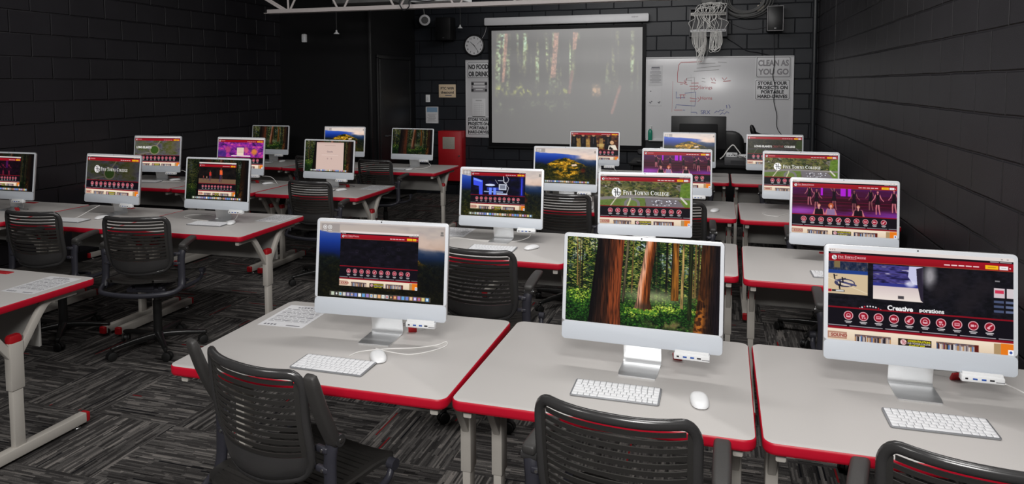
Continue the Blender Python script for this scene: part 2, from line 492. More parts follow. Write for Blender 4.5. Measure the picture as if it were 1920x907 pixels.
# --- wallpapers
def p_forest(c, dark=1.0, seed=3):
    X, Y = c.XY(); r = np.random.RandomState(seed+9)
    n1 = c.noise(18, 12, seed, 4); n2 = c.noise(90, 50, seed+1, 3); st = c.noise(60, 3, seed+2, 3)
    c.a[:] = ramp((n1*.7+n2*.6+st*.45-.62)*1.3, [C(5,12,8), C(12,30,14), C(30,56,22), C(72,100,36)])
    sk = np.clip((c.noise(20, 5, seed+4, 3)-.50)*8, 0, 1)*np.clip((.46-Y)*3.2, 0, 1)*np.clip((n2-.34)*6, 0, 1)
    c.over(sk, C(206,220,228))
    gl = np.clip((c.noise(10, 6, seed+5, 3)-.48)*6, 0, 1)*np.clip((n2-.42)*5, 0, 1)*np.clip((.62-Y)*5, 0, 1)
    c.over(gl, C(196,186,96), .8)
    def stems(n, w0, w1, cols):
        for k in range(n):
            x = r.rand(); w = w0+(w1-w0)*r.rand(); y1 = .58+.16*r.rand(); s = (r.rand()-.5)*.02
            c.poly([(x-w*.7+s, 0), (x+w*.7+s, 0), (x+w, y1), (x-w, y1)], np.array(cols[r.randint(len(cols))])*(.6+.7*r.rand()), .85)
    stems(26, .002, .005, [C(24,24,18), C(90,74,44), C(36,30,24)]); 
    # drooping conifer sprays, dark to sunlit
    G = [C(8,20,12), C(14,34,16), C(26,56,22), C(50,84,30), C(104,128,44), C(178,180,78)]
    big = c.w > 380
    for k in range(6500 if big else 1500):
        x = r.rand(); y = r.rand()**1.1*.62; q = np.clip(r.rand()**1.5*6*(.55+.9*abs(math.sin(x*9+1.0))), 0, 5.9)
        w = (.0025+.006*r.rand())*(1 if big else 1.7); a_ = (r.rand()-.5)*1.6; c.line([(x-w, y-w*a_), (x+w, y+w*a_)], w*.55, np.array(G[int(q)])*(.75+.5*r.rand()), .8)
    stems(20, .003, .009, [C(20,20,16), C(58,44,28), C(30,28,22), C(120,92,52)])
    # undergrowth and ferns
    gm = np.clip((Y-.60-.05*(c.noise(12, 2, seed+11, 2)-.5))*14, 0, 1)
    c.a[:] = c.a*(1-gm[..., None]) + ramp((n1*.5+n2*.6-.25)*1.0-(Y-.6)*.5, [C(6,18,6), C(20,48,16), C(46,88,28), C(104,132,40)])*gm[..., None]
    F = [C(10,30,10), C(24,60,18), C(46,96,28), C(86,130,40), C(150,178,56), C(200,216,84)]
    for k in range(5000 if big else 1200):
        x = r.rand(); y = .61+.39*r.rand()**.9
        lit = sum(math.exp(-((x-a)/b)**2-((y-d)/(b*1.2))**2) for a, d, b in ((.63, .75, .05), (.71, .76, .045), (.58, .82, .04), (.45, .84, .06), (.83, .77, .03), (.10, .66, .09)))
        q = min(5.9, r.rand()*3.0*(1.25-(y-.6))+lit*3.2); w = (.002+.005*r.rand())*(1 if big else 1.7)
        c.ell(x, y, w, w*(.8+.9*r.rand()), np.array(F[int(q)])*(.75+.45*r.rand()), .8)
    mist = np.exp(-((X-.58)/.20)**2-((Y-.635)/.07)**2)
    c.over(mist, C(206,200,156), .6)
    c.over(np.exp(-((X-.70)/.14)**2-((Y-.94)/.045)**2)*np.clip((n1-.38)*5, 0, 1), C(170,136,92), .6)
    bark = c.noise(230, 7, 77, 3); b2 = c.noise(70, 3, 78, 3)
    def trunk(pts, cols, fis=.8):
        m0 = np.zeros((c.h, c.w, 3)); t = Cv(m0, c.asp); t.poly(pts, (1, 1, 1)); mk = m0[..., 0]
        n = len(pts)//2
        xl = np.interp(Y[:, 0], [p[1] for p in pts[:n]], [p[0] for p in pts[:n]])
        rr_ = pts[n:][::-1]
        xr = np.interp(Y[:, 0], [p[1] for p in rr_], [p[0] for p in rr_])
        u = (X-xl[:, None])/np.maximum(xr-xl, 1e-3)[:, None]
        col = ramp(np.clip(u+(b2-.5)*.5, 0, 1), cols)*(1.15-fis*np.clip((bark-.38)*2.2, 0, 1)[..., None])
        c.a[:] = c.a*(1-mk[..., None]) + col*mk[..., None]
    trunk([(.705, 0), (.695, .66), (.745, .66), (.742, 0)], [C(80,52,18), C(168,104,36), C(84,50,20)])
    trunk([(.765, 0), (.755, .74), (.775, .75), (.778, 0)], [C(120,100,58), C(180,150,92), C(100,80,46)])
    trunk([(.812, 0), (.800, .86), (.826, .87), (.832, 0)], [C(26,34,14), C(40,48,22), C(20,24,10)])
    trunk([(.405, 0), (.378, .72), (.395, .73), (.425, 0)], [C(60,54,40), C(104,96,70), C(50,46,34)])
    trunk([(.535, 0), (.487, .50), (.478, .68), (.458, .80), (.582, .81), (.562, .68), (.565, .5), (.60, 0)],
          [C(130,92,74), C(214,158,128), C(176,96,52), C(130,64,26), C(86,42,16), C(50,26,12)])
    c.over(np.exp(-((X-.52)/.05)**2-((Y-.76)/.07)**2)*np.clip((Y-.62)*8, 0, 1), C(46,40,34), .75)
    for k in range(120 if big else 40):
        x = .45+.16*r.rand(); y = .79+.05*r.rand(); c.ell(x, y, .006, .010, F[r.randint(2, 5)], .85)
    trunk([(.215, 0), (.182, .50), (.165, .80), (.155, 1.0), (.375, 1.0), (.368, .80), (.372, .5), (.388, 0)],
          [C(10,8,8), C(22,15,12), C(48,27,18), C(92,44,24), C(126,60,30), C(104,48,26)], .9)
    trunk([(.885, 0), (.872, .50), (.850, .85), (.838, 1.0), (1.02, 1.0), (1.02, .85), (1.02, .5), (1.02, 0)],
          [C(56,30,13), C(70,37,16), C(36,21,14), C(22,15,17), C(14,11,17)], .9)
    fl = np.exp(-((X-(.895-.045*(Y-.5)))/.03)**2)*np.clip((Y-.5)*3, 0, 1)*np.clip((c.noise(40, 26, seed+40, 3)-.46)*7, 0, 1)
    c.over(fl, C(208,124,44), .8)
    c.a[:] = np.clip(c.a, 0, 1)*dark

def p_hill(c, dark=1.0, seed=5, variant=0):
    X, Y = c.XY()
    c.a[:] = ramp(Y/.45, [C(206,196,190), C(226,208,196), C(222,190,170), C(190,170,170)])
    n = c.noise(5, 9, seed, 4); nf = c.noise(40, 24, seed+1, 3)
    c.over(np.clip((n-.5)*4, 0, 1)*np.clip((.3-Y)*4, 0, 1), C(170,160,168), .45)
    # far blue ridge on the left, cloud bank on the right
    ridge = .13+.06*X+.10*np.clip(X-.55, 0, 1)+.05*(c.noise(6, 2, seed+2, 3)-.5)
    m = np.clip((Y-ridge)*60, 0, 1)*np.clip((.78-X)*6, 0, 1)
    c.a[:] = c.a*(1-m[..., None])+ramp((Y-.12)/.4, [C(70,100,190), C(26,62,160), C(12,36,104), C(8,20,56)])*m[..., None]
    r2 = .26+.14*(1-X)*0+.12*np.clip(X-.6, 0, 1)+.06*(c.noise(5, 2, seed+3, 4)-.5)
    m = np.clip((Y-r2)*25, 0, 1)*np.clip((X-.55)*6, 0, 1)
    c.a[:] = c.a*(1-m[..., None])+ramp((Y-.25)/.35, [C(60,78,110), C(22,44,80), C(10,24,40)])*m[..., None]
    cl = np.exp(-((X-.84)/.2)**2-((Y-.22)/.10)**2)
    c.over(np.clip((c.noise(9, 8, seed+7, 4)-.4)*4, 0, 1)*cl, C(240,212,196), .9)
    # the terraced hill
    top = .27+.55*np.abs(X-.50)**1.5*2.0+.05*(c.noise(14, 2, seed+4, 3)-.5)
    m = np.clip((Y-top)*50, 0, 1)
    ter = .5+.5*np.sin((Y+.5*(X-.5)**2+.16*n+.03*nf)*95)*np.clip((c.noise(9, 7, seed+12, 2)-.3)*3, 0, 1)
    base = ramp((c.noise(16, 20, seed+13, 4)-.5)*1.6+nf*.35+.14*ter+.28-.9*np.clip(np.abs(X-.52)-.1, 0, 1), [C(10,12,6), C(34,38,10), C(92,76,14), C(170,118,20), C(224,180,58)])
    c.a[:] = c.a*(1-m[..., None])+base*m[..., None]
    # dark woods around
    wl = np.clip((Y-(.40+.35*X*0+.6*np.clip(X-.12, 0, 1)))*12, 0, 1)*np.clip((.45-X)*5, 0, 1)
    c.a[:] = c.a*(1-wl[..., None]*.85)+ramp(nf, [C(6,10,6), C(20,28,12), C(58,52,20)])*wl[..., None]*.85
    wr = np.clip((X-.66-.3*np.clip(Y-.6, 0, 1))*7, 0, 1)*np.clip((Y-.42)*8, 0, 1)
    c.a[:] = c.a*(1-wr[..., None]*.9)+ramp(nf, [C(5,8,10), C(14,20,16), C(40,40,18)])*wr[..., None]*.9
    gr = np.clip((Y-.72-.1*(X-.5))*6, 0, 1)
    c.a[:] = c.a*(1-gr[..., None]*.75)+ramp(nf*.5+ter*.35, [C(14,18,6), C(46,46,12), C(104,92,24)])*gr[..., None]*.75
    tx = c.noise(120, 80, seed+20, 2); tm = (np.clip((Y-.3)*8, 0, 1)*(c.a[..., 2] < c.a[..., 1]+.04))[..., None]
    c.a *= 1+tm*((tx-.5)*1.3)[..., None]
    if variant == 0:
        c.poly([(.60, .46), (.68, .44), (.69, .49), (.61, .51)], C(226,196,170))
        c.ell(.79, .62, .035, .06, C(96,22,10), .6, soft=.5)
    if variant == 2:
        c.a *= np.where(Y > .35, np.maximum(.42, 1-(Y-.35)*1.4), 1)[..., None]
    c.a[:] = np.clip(c.a, 0, 1)*dark

def dock(c, x0=.10, x1=.9, y0=.915, y1=.975, n=25, seed=1):
    r = np.random.RandomState(seed)
    c.rect(x0, y0, x1, y1, C(150,140,130), .45)
    cols = [C(100,160,214), C(206,206,210), C(110,130,200), C(214,196,130), C(186,90,80), C(190,200,180), C(214,200,190), C(236,236,236), C(50,50,54), C(150,130,196), C(220,170,120), C(236,232,226)]
    w = (x1-x0-.02)/n
    for k in range(n):
        x = x0+.01+k*w
        c.rect(x+w*.12, y0+.008, x+w*.88, y1-.008, cols[r.randint(len(cols))])
        if r.rand() < .6: c.ell(x+w*.5, (y0+y1)/2, w*.2, (y1-y0)*.25, cols[r.randint(len(cols))])

def widget(c):
    c.rect(.015, .03, .165, .135, C(150,142,140), .8)
    for x in (.045, .085):
        c.circ(x, .075, .016, C(235,235,235), ring=.25); c.circ(x, .075, .006, C(235,235,235))
    c.rect(.03, .118, .06, .124, C(230,230,230)); c.rect(.07, .118, .10, .124, C(230,230,230))
    c.rect(.965, .07, .985, .10, C(120,116,112)); c.rect(.963, .105, .988, .125, C(120,116,112))
    c.rect(.0, .0, 1, .02, C(222,212,206), .5)

# --- serif capitals for the college lettering
def serif(c, s, x, y, h, col, shadow=True):
    """small-caps serif lettering: thick/thin strokes with slab serifs; returns width"""
    K, T = .17, .075
    G = {
     'F': (.62, [((.17, 0), (.17, 1), K), ((.17, .96), (.58, .96), T), ((.17, .52), (.48, .52), T), ((.02, .03), (.34, .03), T), ((.02, .97), (.2, .97), T), ((.57, .97), (.57, .78), T), ((.48, .62), (.48, .42), T)]),
     'I': (.36, [((.18, 0), (.18, 1), K), ((.03, .03), (.33, .03), T), ((.03, .97), (.33, .97), T)]),
     'V': (.80, [((.12, 1), (.40, 0), K), ((.40, 0), (.68, 1), T), ((.0, .97), (.26, .97), T), ((.56, .97), (.80, .97), T)]),
     'E': (.66, [((.17, 0), (.17, 1), K), ((.17, .96), (.58, .96), T), ((.17, .52), (.48, .52), T), ((.02, .04), (.60, .04), T), ((.02, .97), (.2, .97), T), ((.57, .97), (.57, .78), T), ((.60, .03), (.60, .24), T), ((.48, .62), (.48, .42), T)]),
     'T': (.74, [((.37, 0), (.37, 1), K), ((.05, .96), (.69, .96), T), ((.2, .03), (.54, .03), T), ((.05, .97), (.05, .76), T), ((.69, .97), (.69, .76), T)]),
     'W': (1.08, [((.12, 1), (.32, 0), K), ((.32, 0), (.52, 1), T), ((.50, 1), (.72, 0), K), ((.72, 0), (.92, 1), T), ((.0, .97), (.24, .97), T), ((.82, .97), (1.04, .97), T)]),
     'N': (.86, [((.15, 0), (.15, 1), T), ((.15, 1), (.68, 0), K), ((.68, 0), (.68, 1), T), ((.03, .03), (.28, .03), T), ((.02, .97), (.2, .97), T), ((.56, .97), (.80, .97), T)]),
     'L': (.62, [((.17, 0), (.17, 1), K), ((.02, .04), (.56, .04), T), ((.03, .97), (.32, .97), T), ((.57, .03), (.57, .25), T)]),
    }
    def arc(cx, cy, rx, ry, a0, a1, n=14): return [(cx+rx*math.cos(a0+(a1-a0)*i/n), cy+ry*math.sin(a0+(a1-a0)*i/n)) for i in range(n+1)]
    cur = x
    for wi, word in enumerate(s.split(' ')):
        for li, ch in enumerate(word):
            hh = h if li == 0 else h*.76
            yb = y+h
            def tr(p): return (cur+p[0]*hh/c.asp, yb-p[1]*hh)
            if ch in G:
                w, segs = G[ch]
                for a, b, t in segs: c.line([tr(a), tr(b)], t*hh/c.asp, col)
            elif ch == 'O':
                w = .86; p = arc(.43, .5, .34, .46, 0, 2*PI, 22)
                for i in range(22):
                    t = T+(K-T)*abs(math.cos(2*PI*(i+.5)/22)); c.line([tr(p[i]), tr(p[i+1])], t*hh/c.asp, col)
            elif ch in 'CG':
                w = .82; p = arc(.45, .5, .36, .46, .8, 2*PI-.8, 18)
                for i in range(18):
                    a = .8+(2*PI-1.6)*(i+.5)/18; t = T+(K-T)*max(0, -math.cos(a)); c.line([tr(p[i]), tr(p[i+1])], t*hh/c.asp, col)
                c.line([tr((.70, .98)), tr((.70, .74))], T*hh/c.asp, col)
                if ch == 'G': c.line([tr((.70, .40)), tr((.70, .08))], K*hh/c.asp, col); c.line([tr((.55, .42)), tr((.82, .42))], T*hh/c.asp, col)
            elif ch == 'S':
                w = .62
                p = arc(.31, .74, .2, .22, .5, 1.5*PI, 9)+arc(.31, .27, .22, .24, .5*PI, -.75*PI, 10)
                for i in range(len(p)-1): c.line([tr(p[i]), tr(p[i+1])], (T+(K-T)*(.9 if 7 < i < 12 else .2))*hh/c.asp, col)
                c.line([tr((.50, .97)), tr((.50, .76))], T*hh/c.asp, col); c.line([tr((.08, .03)), tr((.08, .26))], T*hh/c.asp, col)
            cur += (w+.06)*hh/c.asp
        cur += .34*h/c.asp
    return cur-x

def logo(c, cx, cy, r, fg=C(250,250,250), bg=(.04, .04, .04)):
    c.circ(cx, cy, r, fg)
    a = c.asp
    def q(x, y): return (cx+x*r, cy+y*r*a)
    w = r*.15
    c.line([q(-.16, .80), q(-.16, -.38), q(-.24, -.60), q(-.40, -.62), q(-.50, -.48)], w, bg)
    c.line([q(.20, -.80), q(.20, .36), q(.30, .60), q(.50, .62), q(.62, .46)], w, bg)
    c.line([q(-.55, -.04), q(1.0, -.04)], w*.75, bg)
    c.line([q(.55, .18), q(.95, .18)], w*.8, bg)

# --- web page frame
RED = C(148,12,28)
def site(c, hero, toolbar=True, detail=True, white_btn=True, serif_logo=True, icons=10):
    y0 = 0.0
    c.fill(C(12,10,16))
    if toolbar:
        c.rect(0, 0, 1, .038, C(222,212,208)); y0 = .038
        for k, cc in enumerate((C(150,140,138),)*3): c.circ(.012+.012*k, .019, .0035, cc)
        c.text('...', .49, .012, .012, C(150,140,138)); c.rect(.935, .014, .945, .024, C(160,150,148)); c.rect(.965, .014, .975, .024, C(160,150,148))
    c.rect(0, y0, 1, y0+.022, C(18,12,20))
    c.rect(.012, y0+.005, .07, y0+.014, C(200,190,190), .8); c.rect(.88, y0+.006, .925, y0+.015, C(220,214,214), .8); c.rect(.93, y0+.006, .99, y0+.015, C(220,214,214), .8)
    hy0, hy1 = y0+.022, y0+.102
    c.rect(0, hy0, 1, hy1, RED); c.grad(hy0, hy1, C(160,16,32), C(134,8,22))
    c.rect(0, hy1-.004, 1, hy1, C(190,110,60), .7)
    logo(c, .035, (hy0+hy1)/2, .0145)
    if serif_logo and detail:
        serif(c, 'FIVE TOWNS COLLEGE', .056, hy0+.018, .026, C(246,240,240)); c.rect(.056, hy0+.05, .16, hy0+.057, C(214,150,150), .7)
    else:
        c.rect(.058, hy0+.022, .15, hy0+.042, C(214,150,150), .75)
    for k in range(5): c.rect(.64+.038*k, hy0+.043, .64+.038*k+.031, hy0+.055, C(250,240,240), .85)
    c.rect(.855, hy0+.026, .922, hy0+.066, C(240,184,24)); c.rect(.868, hy0+.042, .91, hy0+.05, C(150,110,20), .7)
    c.rect(.928, hy0+.028, .972, hy0+.066, C(236,230,230) if white_btn else C(240,184,24)); c.rect(.937, hy0+.043, .963, hy0+.05, C(120,110,112), .6)
    c.circ(.982, hy0+.048, .004, C(250,240,240))
    h1 = .635
    hero(c.sub(0, hy1, 1, h1))
    c.rect(0, h1, 1, h1+.016, C(132,10,26))
    c.rect(0, h1+.016, 1, .862, C(14,10,18))
    for k in range(icons):
        x = .118+.0845*k; y = .727; r = .027
        c.circ(x, y, r, C(146,16,36)); c.circ(x, y, r, C(228,184,192), ring=.15)
        q = k % 5; s_ = C(222,170,180); a = c.asp; r *= .85
        if q == 0: c.circ(x, y, r*.55, s_, ring=.3); c.rect(x-r*.55, y+r*a*.1, x+r*.55, y+r*a*.5, s_)
        elif q == 1: c.rect(x-r*.5, y-r*a*.45, x+r*.3, y+r*a*.1, s_, .9); c.circ(x-r*.2, y+r*a*.4, r*.2, s_); c.circ(x+r*.35, y+r*a*.4, r*.2, s_)
        elif q == 2: c.rect(x-r*.6, y-r*a*.4, x+r*.6, y+r*a*.4, s_, .8); c.rect(x-r*.4, y-r*a*.15, x+r*.4, y+r*a*.05, C(150,16,38))
        elif q == 3: c.rect(x-r*.6, y-r*a*.3, x+r*.2, y+r*a*.3, s_); c.poly([(x+r*.25, y), (x+r*.65, y-r*a*.35), (x+r*.65, y+r*a*.35)], s_)
        else: c.line([(x-r*.5, y+r*a*.3), (x+r*.1, y-r*a*.2), (x+r*.5, y-r*a*.5)], r*.3, s_); c.circ(x-r*.2, y+r*a*.3, r*.3, s_)
        r /= .85
        c.rect(x-.021, .786, x+.021, .795, C(236,230,232), .9); c.rect(x-.015, .801, x+.015, .809, C(236,230,232), .8)
    for x in (0, .12, .32, .52, .72, .92): c.rect(x+.004, .836, min(1, x+(.11 if x == 0 else .19)), .844, C(220,214,220), .75)
    c.rect(0, .853, 1, .878, C(138,10,28))
    c.rect(0, .878, 1, 1, C(232,214,190)); c.grad(.878, 1.0, C(238,222,200), C(222,200,174))
    c.rect(0, .91, .11, .985, C(176,130,110)); c.rect(.008, .925, .102, .97, C(210,180,160))
    if detail: c.text('SOUND', .02, .932, .032, C(150,70,60), bold=.04)
    else: c.rect(.02, .935, .09, .965, C(160,100,90))
    r = np.random.RandomState(4)
    for xa, xb in ((.155, .355), (.60, .80)):
        s_ = c.sub(xa, .925, xb, 1.0); s_.fill(C(176,130,84)); s_.rect(0, 0, 1, .35, C(96,80,84)); q = np.random.RandomState(int(xa*100))
        pal = [C(24,22,30), C(40,34,40), C(214,208,204), C(84,120,176), C(150,140,146), C(60,48,60), C(190,180,176), C(110,40,36)]
        for k in range(34):
            x = q.rand(); y = .1+.3*q.rand(); w_ = .025+.03*q.rand(); col = pal[q.randint(len(pal))]
            s_.rect(x, y, x+w_, 1, col, .9); s_.ell(x+w_/2, y-.04, .014, .09, C(130,96,80))
    c.rect(.80, .925, .822, 1, C(90,24,16))
    c.rect(.395, .925, .575, 1.0, C(44,34,24)); logo(c, .424, .962, .017, C(230,200,200), C(150,20,40))
    if detail:
        c.text('CONGRATULATIONS', .447, .936, .019, C(244,232,30), bold=.03, w=.122); c.text('FIVE TOWNS COLLEGE', .447, .961, .016, C(236,232,226), w=.122); c.text('CLASS OF 2026!', .455, .983, .015, C(244,232,30), bold=.03, w=.1)
    else:
        c.rect(.45, .94, .56, .955, C(226,214,40)); c.rect(.45, .965, .565, .975, C(200,196,170)); c.rect(.46, .985, .55, .996, C(226,214,40))
    c.rect(.90, .89, .935, 1, C(170,140,100)); c.rect(.935, .885, 1, 1, C(226,120,24)); c.rect(.972, .945, 1, 1, C(244,244,246)); c.circ(.986, .972, .008, C(60,80,150))

# --- hero pictures
def h_aerial(c, road=True, dark=1.0, title=True, seed=11):
    X, Y = c.XY(); n = c.noise(20, 9, seed, 3); n2 = c.noise(70, 30, seed+1, 3); r = np.random.RandomState(seed)
    c.a[:] = ramp(n*.7+n2*.5-.1, [C(26,28,22), C(62,64,44), C(98,96,66), C(120,114,92), C(132,124,122)])
    for k in range(9):
        x, y = r.rand(), r.rand()*.35
        c.poly([(x, y), (x+.09, y-.03), (x+.13, y+.07), (x+.03, y+.12)], np.array(C(150,142,146))*(.7+.5*r.rand()), .85)
    for k in range(26):
        x, y = r.rand(), .02+r.rand()*.55; q = .03+.04*r.rand()
        c.over(np.exp(-((X-x)/q)**2-((Y-y)/(q*2.6))**2)*np.clip((n2-.3)*5, 0, 1), [C(108,104,48), C(74,82,38), C(50,60,30), C(138,130,72)][r.randint(4)], .9)
    for k in range(260 if c.w > 380 else 90):
        x, y = r.rand(), r.rand()*.62; q = .008+.014*r.rand(); g = [C(96,96,44), C(66,76,36), C(44,54,28), C(124,118,66), C(90,80,60)][r.randint(5)]
        c.ell(x+.006, y+.02, q, q*2.0, np.array(g)*.45, .7); c.ell(x, y, q, q*2.0, g, .85)
    c.poly([(0, .74), (.36, .62), (.52, .66), (.50, 1), (0, 1)], C(100,128,52), .7)
    c.poly([(.90, .1), (1, 0), (1, 1), (.93, 1), (.88, .6)], C(96,136,36), .7)
    c.poly([(.0, .66), (.35, .55), (1, .62), (1, .70), (.4, .66), (0, .78)], C(130,122,124), .9)
    c.poly([(.50, .64), (.86, .70), (.94, 1), (.52, 1)], C(112,106,112), .95)
    c.ell(.36, .92, .09, .25, C(120,116,118), .95, ring=.35)
    c.line([(.12, 1), (.17, .75), (.2, .6)], .012, C(196,186,170)); c.line([(.31, 1), (.335, .78), (.34, .7)], .016, C(196,196,160)); c.line([(.9, .62), (.96, .85)], .02, C(206,200,190))
    for k in range(26):
        x, y = .56+.28*r.rand(), .72+.22*r.rand(); c.rect(x, y, x+.016, y+.03, [C(220,220,230), C(60,60,74), C(160,160,172), C(240,240,250)][r.randint(4)])
    c.a *= dark
    if title:
        logo(c, .185, .46, .053)
        serif(c, 'FIVE TOWNS COLLEGE', .26, .37, .17, C(250,250,250))
        c.rect(.235, .64, .90, .648, C(240,240,240), .7)

def h_loops(c, dark=.5, title=True, seed=31):
    X, Y = c.XY(); n = c.noise(9, 5, seed, 3); n2 = c.noise(50, 24, seed+1, 2)
    c.a[:] = ramp(n*.8+n2*.3-.05, [C(36,44,28), C(84,92,44), C(120,116,126), C(90,84,104), C(140,140,80)])
    c.ell(.80, .4, .12, .7, C(120,116,50), .5, soft=.5); c.ell(.15, .3, .14, .5, C(100,110,52), .5, soft=.5)
    c.ell(.44, .64, .10, .30, C(70,104,38)); c.ell(.44, .64, .11, .33, C(170,160,130), ring=.2)
    c.line([(.48, .34), (.54, .1), (.56, 0)], .02, C(170,160,130)); c.line([(.35, .8), (.2, .9), (.1, 1)], .02, C(150,140,130))
    c.a *= dark
    if title:
        logo(c, .20, .44, .055, C(226,222,222)); serif(c, 'FIVE TOWNS COLLEGE', .27, .35, .17, C(232,228,226))

def h_longisland(c, dark=.55, full=True):
    if full: h_aerial(c, dark=dark, title=False, seed=17)
    else: h_loops(c, dark=.75, title=False)
    if full:
        w = c.text("LONG ISLAND'S", .13, .42, .13, C(240,238,236), bold=.035, w=.32)
        c.text('CREATIVE', .46, .42, .13, C(130,60,60), bold=.02, w=.20)
        c.text('COLLEGE', .68, .42, .13, C(236,234,232), bold=.035, w=.19)
    else:
        c.text("LONG ISLAND'S", .04, .40, .14, C(240,238,236), bold=.035, w=.33)

def figure(c, x, y, s, skin, dress, pose=0, hair=None):
    """small dancer: y = shoulder height, s = size; built of tapering limbs"""
    a = c.asp
    def p(u, v): return (x+u*s, y+v*s*a)
    if pose == 0: arms = [[(-.16, .02), (-.30, .42), (-.48, .66)], [(.16, .02), (.30, .40), (.50, .62)]]
    elif pose == 1: arms = [[(-.16, .02), (-.34, -.30), (-.55, -.50)], [(.16, .02), (.36, .30), (.62, .38)]]
    else: arms = [[(-.16, .02), (-.42, .22), (-.75, .30)], [(.16, .02), (.40, .26), (.8, .20)]]
    for am in arms: c.line([p(*q) for q in am], .085*s, skin, w2=.05*s)
    for sx in (-1, 1): c.line([p(.08*sx, .85), p(.12*sx, 1.35), p(.16*sx+.05, 1.85)], .12*s, skin, w2=.08*s)
    c.poly([p(-.17, -.02), p(.17, -.02), p(.13, .45), p(.25, .98), p(-.25, .98), p(-.13, .45)], dress)
    c.line([p(0, -.12), p(0, .02)], .08*s, skin)
    c.circ(x, y-.25*s*a, .115*s, hair or C(50,24,20)); c.circ(x, y-.21*s*a, .09*s, skin)

def h_dance(c, wide=False):
    X, Y = c.XY(); n = c.noise(8, 24, 51, 3)
    c.a[:] = ramp(Y+(n-.5)*.4, [C(70,14,72), C(62,8,44), C(46,4,20), C(54,6,28), C(92,24,96)])
    for y in (.34, .5, .62): c.rect(0, y, 1, y+.02, C(130,14,60), .5)
    for x, w in ((.28, .02), (.47, .05), (.54, .03)): c.rect(x, 0, x+w, .28, C(190,30,230), .85)
    c.over(np.exp(-((X-.08)/.22)**2-((Y-.88)/.16)**2), C(170,80,200), .75); c.over(np.exp(-((X-.95)/.2)**2-((Y-.95)/.16)**2), C(120,50,150), .75)
    sk, dk = C(196,112,122), C(20,6,16)
    P = [(.17, .02, .18, 0), (.24, .16, .20, 0), (.41, .10, .20, 1), (.60, .16, .20, 0), (.755, .08, .19, 0), (.82, .16, .21, 0), (.97, .10, .2, 0)]
    if wide: P = [(.19, .1, .16, 1), (.25, .26, .17, 0), (.40, .14, .17, 2), (.60, .24, .17, 2), (.76, .12, .17, 1), (.82, .2, .18, 2), (.97, .2, .18, 1)]
    for x, y, s, po in P: figure(c, x, y, s*.52, np.array(sk)*(.8+.2*math.sin(x*40)), dk, po)
    for x, hc, bc in ((.265, C(150,90,70), dk), (.38, C(176,84,44), C(140,110,150)), (.64, C(150,90,60), dk)):
        y = .70; a = c.asp
        c.line([(x-.05, 1), (x-.03, .8)], .022, sk); c.line([(x+.05, 1), (x+.03, .8)], .022, sk)
        c.poly([(x-.042, 1), (x-.036, .78), (x+.036, .78), (x+.042, 1)], bc); c.circ(x, y-.05, .026 if hc[0] > .65 else .017, hc); c.ell(x, y-.03, .012, .05, C(214,150,140)); c.line([(x, y), (x, y+.08)], .012, C(214,150,140))

def h_dark(c):
    n = c.noise(16, 9, 61, 3); c.a[:] = ramp(n*1.1-.3, [C(8,7,12), C(14,12,20), C(24,20,32), C(46,40,58)])
    for x, y in ((.22, .45), (.55, .3), (.62, .5), (.4, .75), (.75, .3)): c.circ(x, y, .02, C(60,50,66), .4, ring=.3)

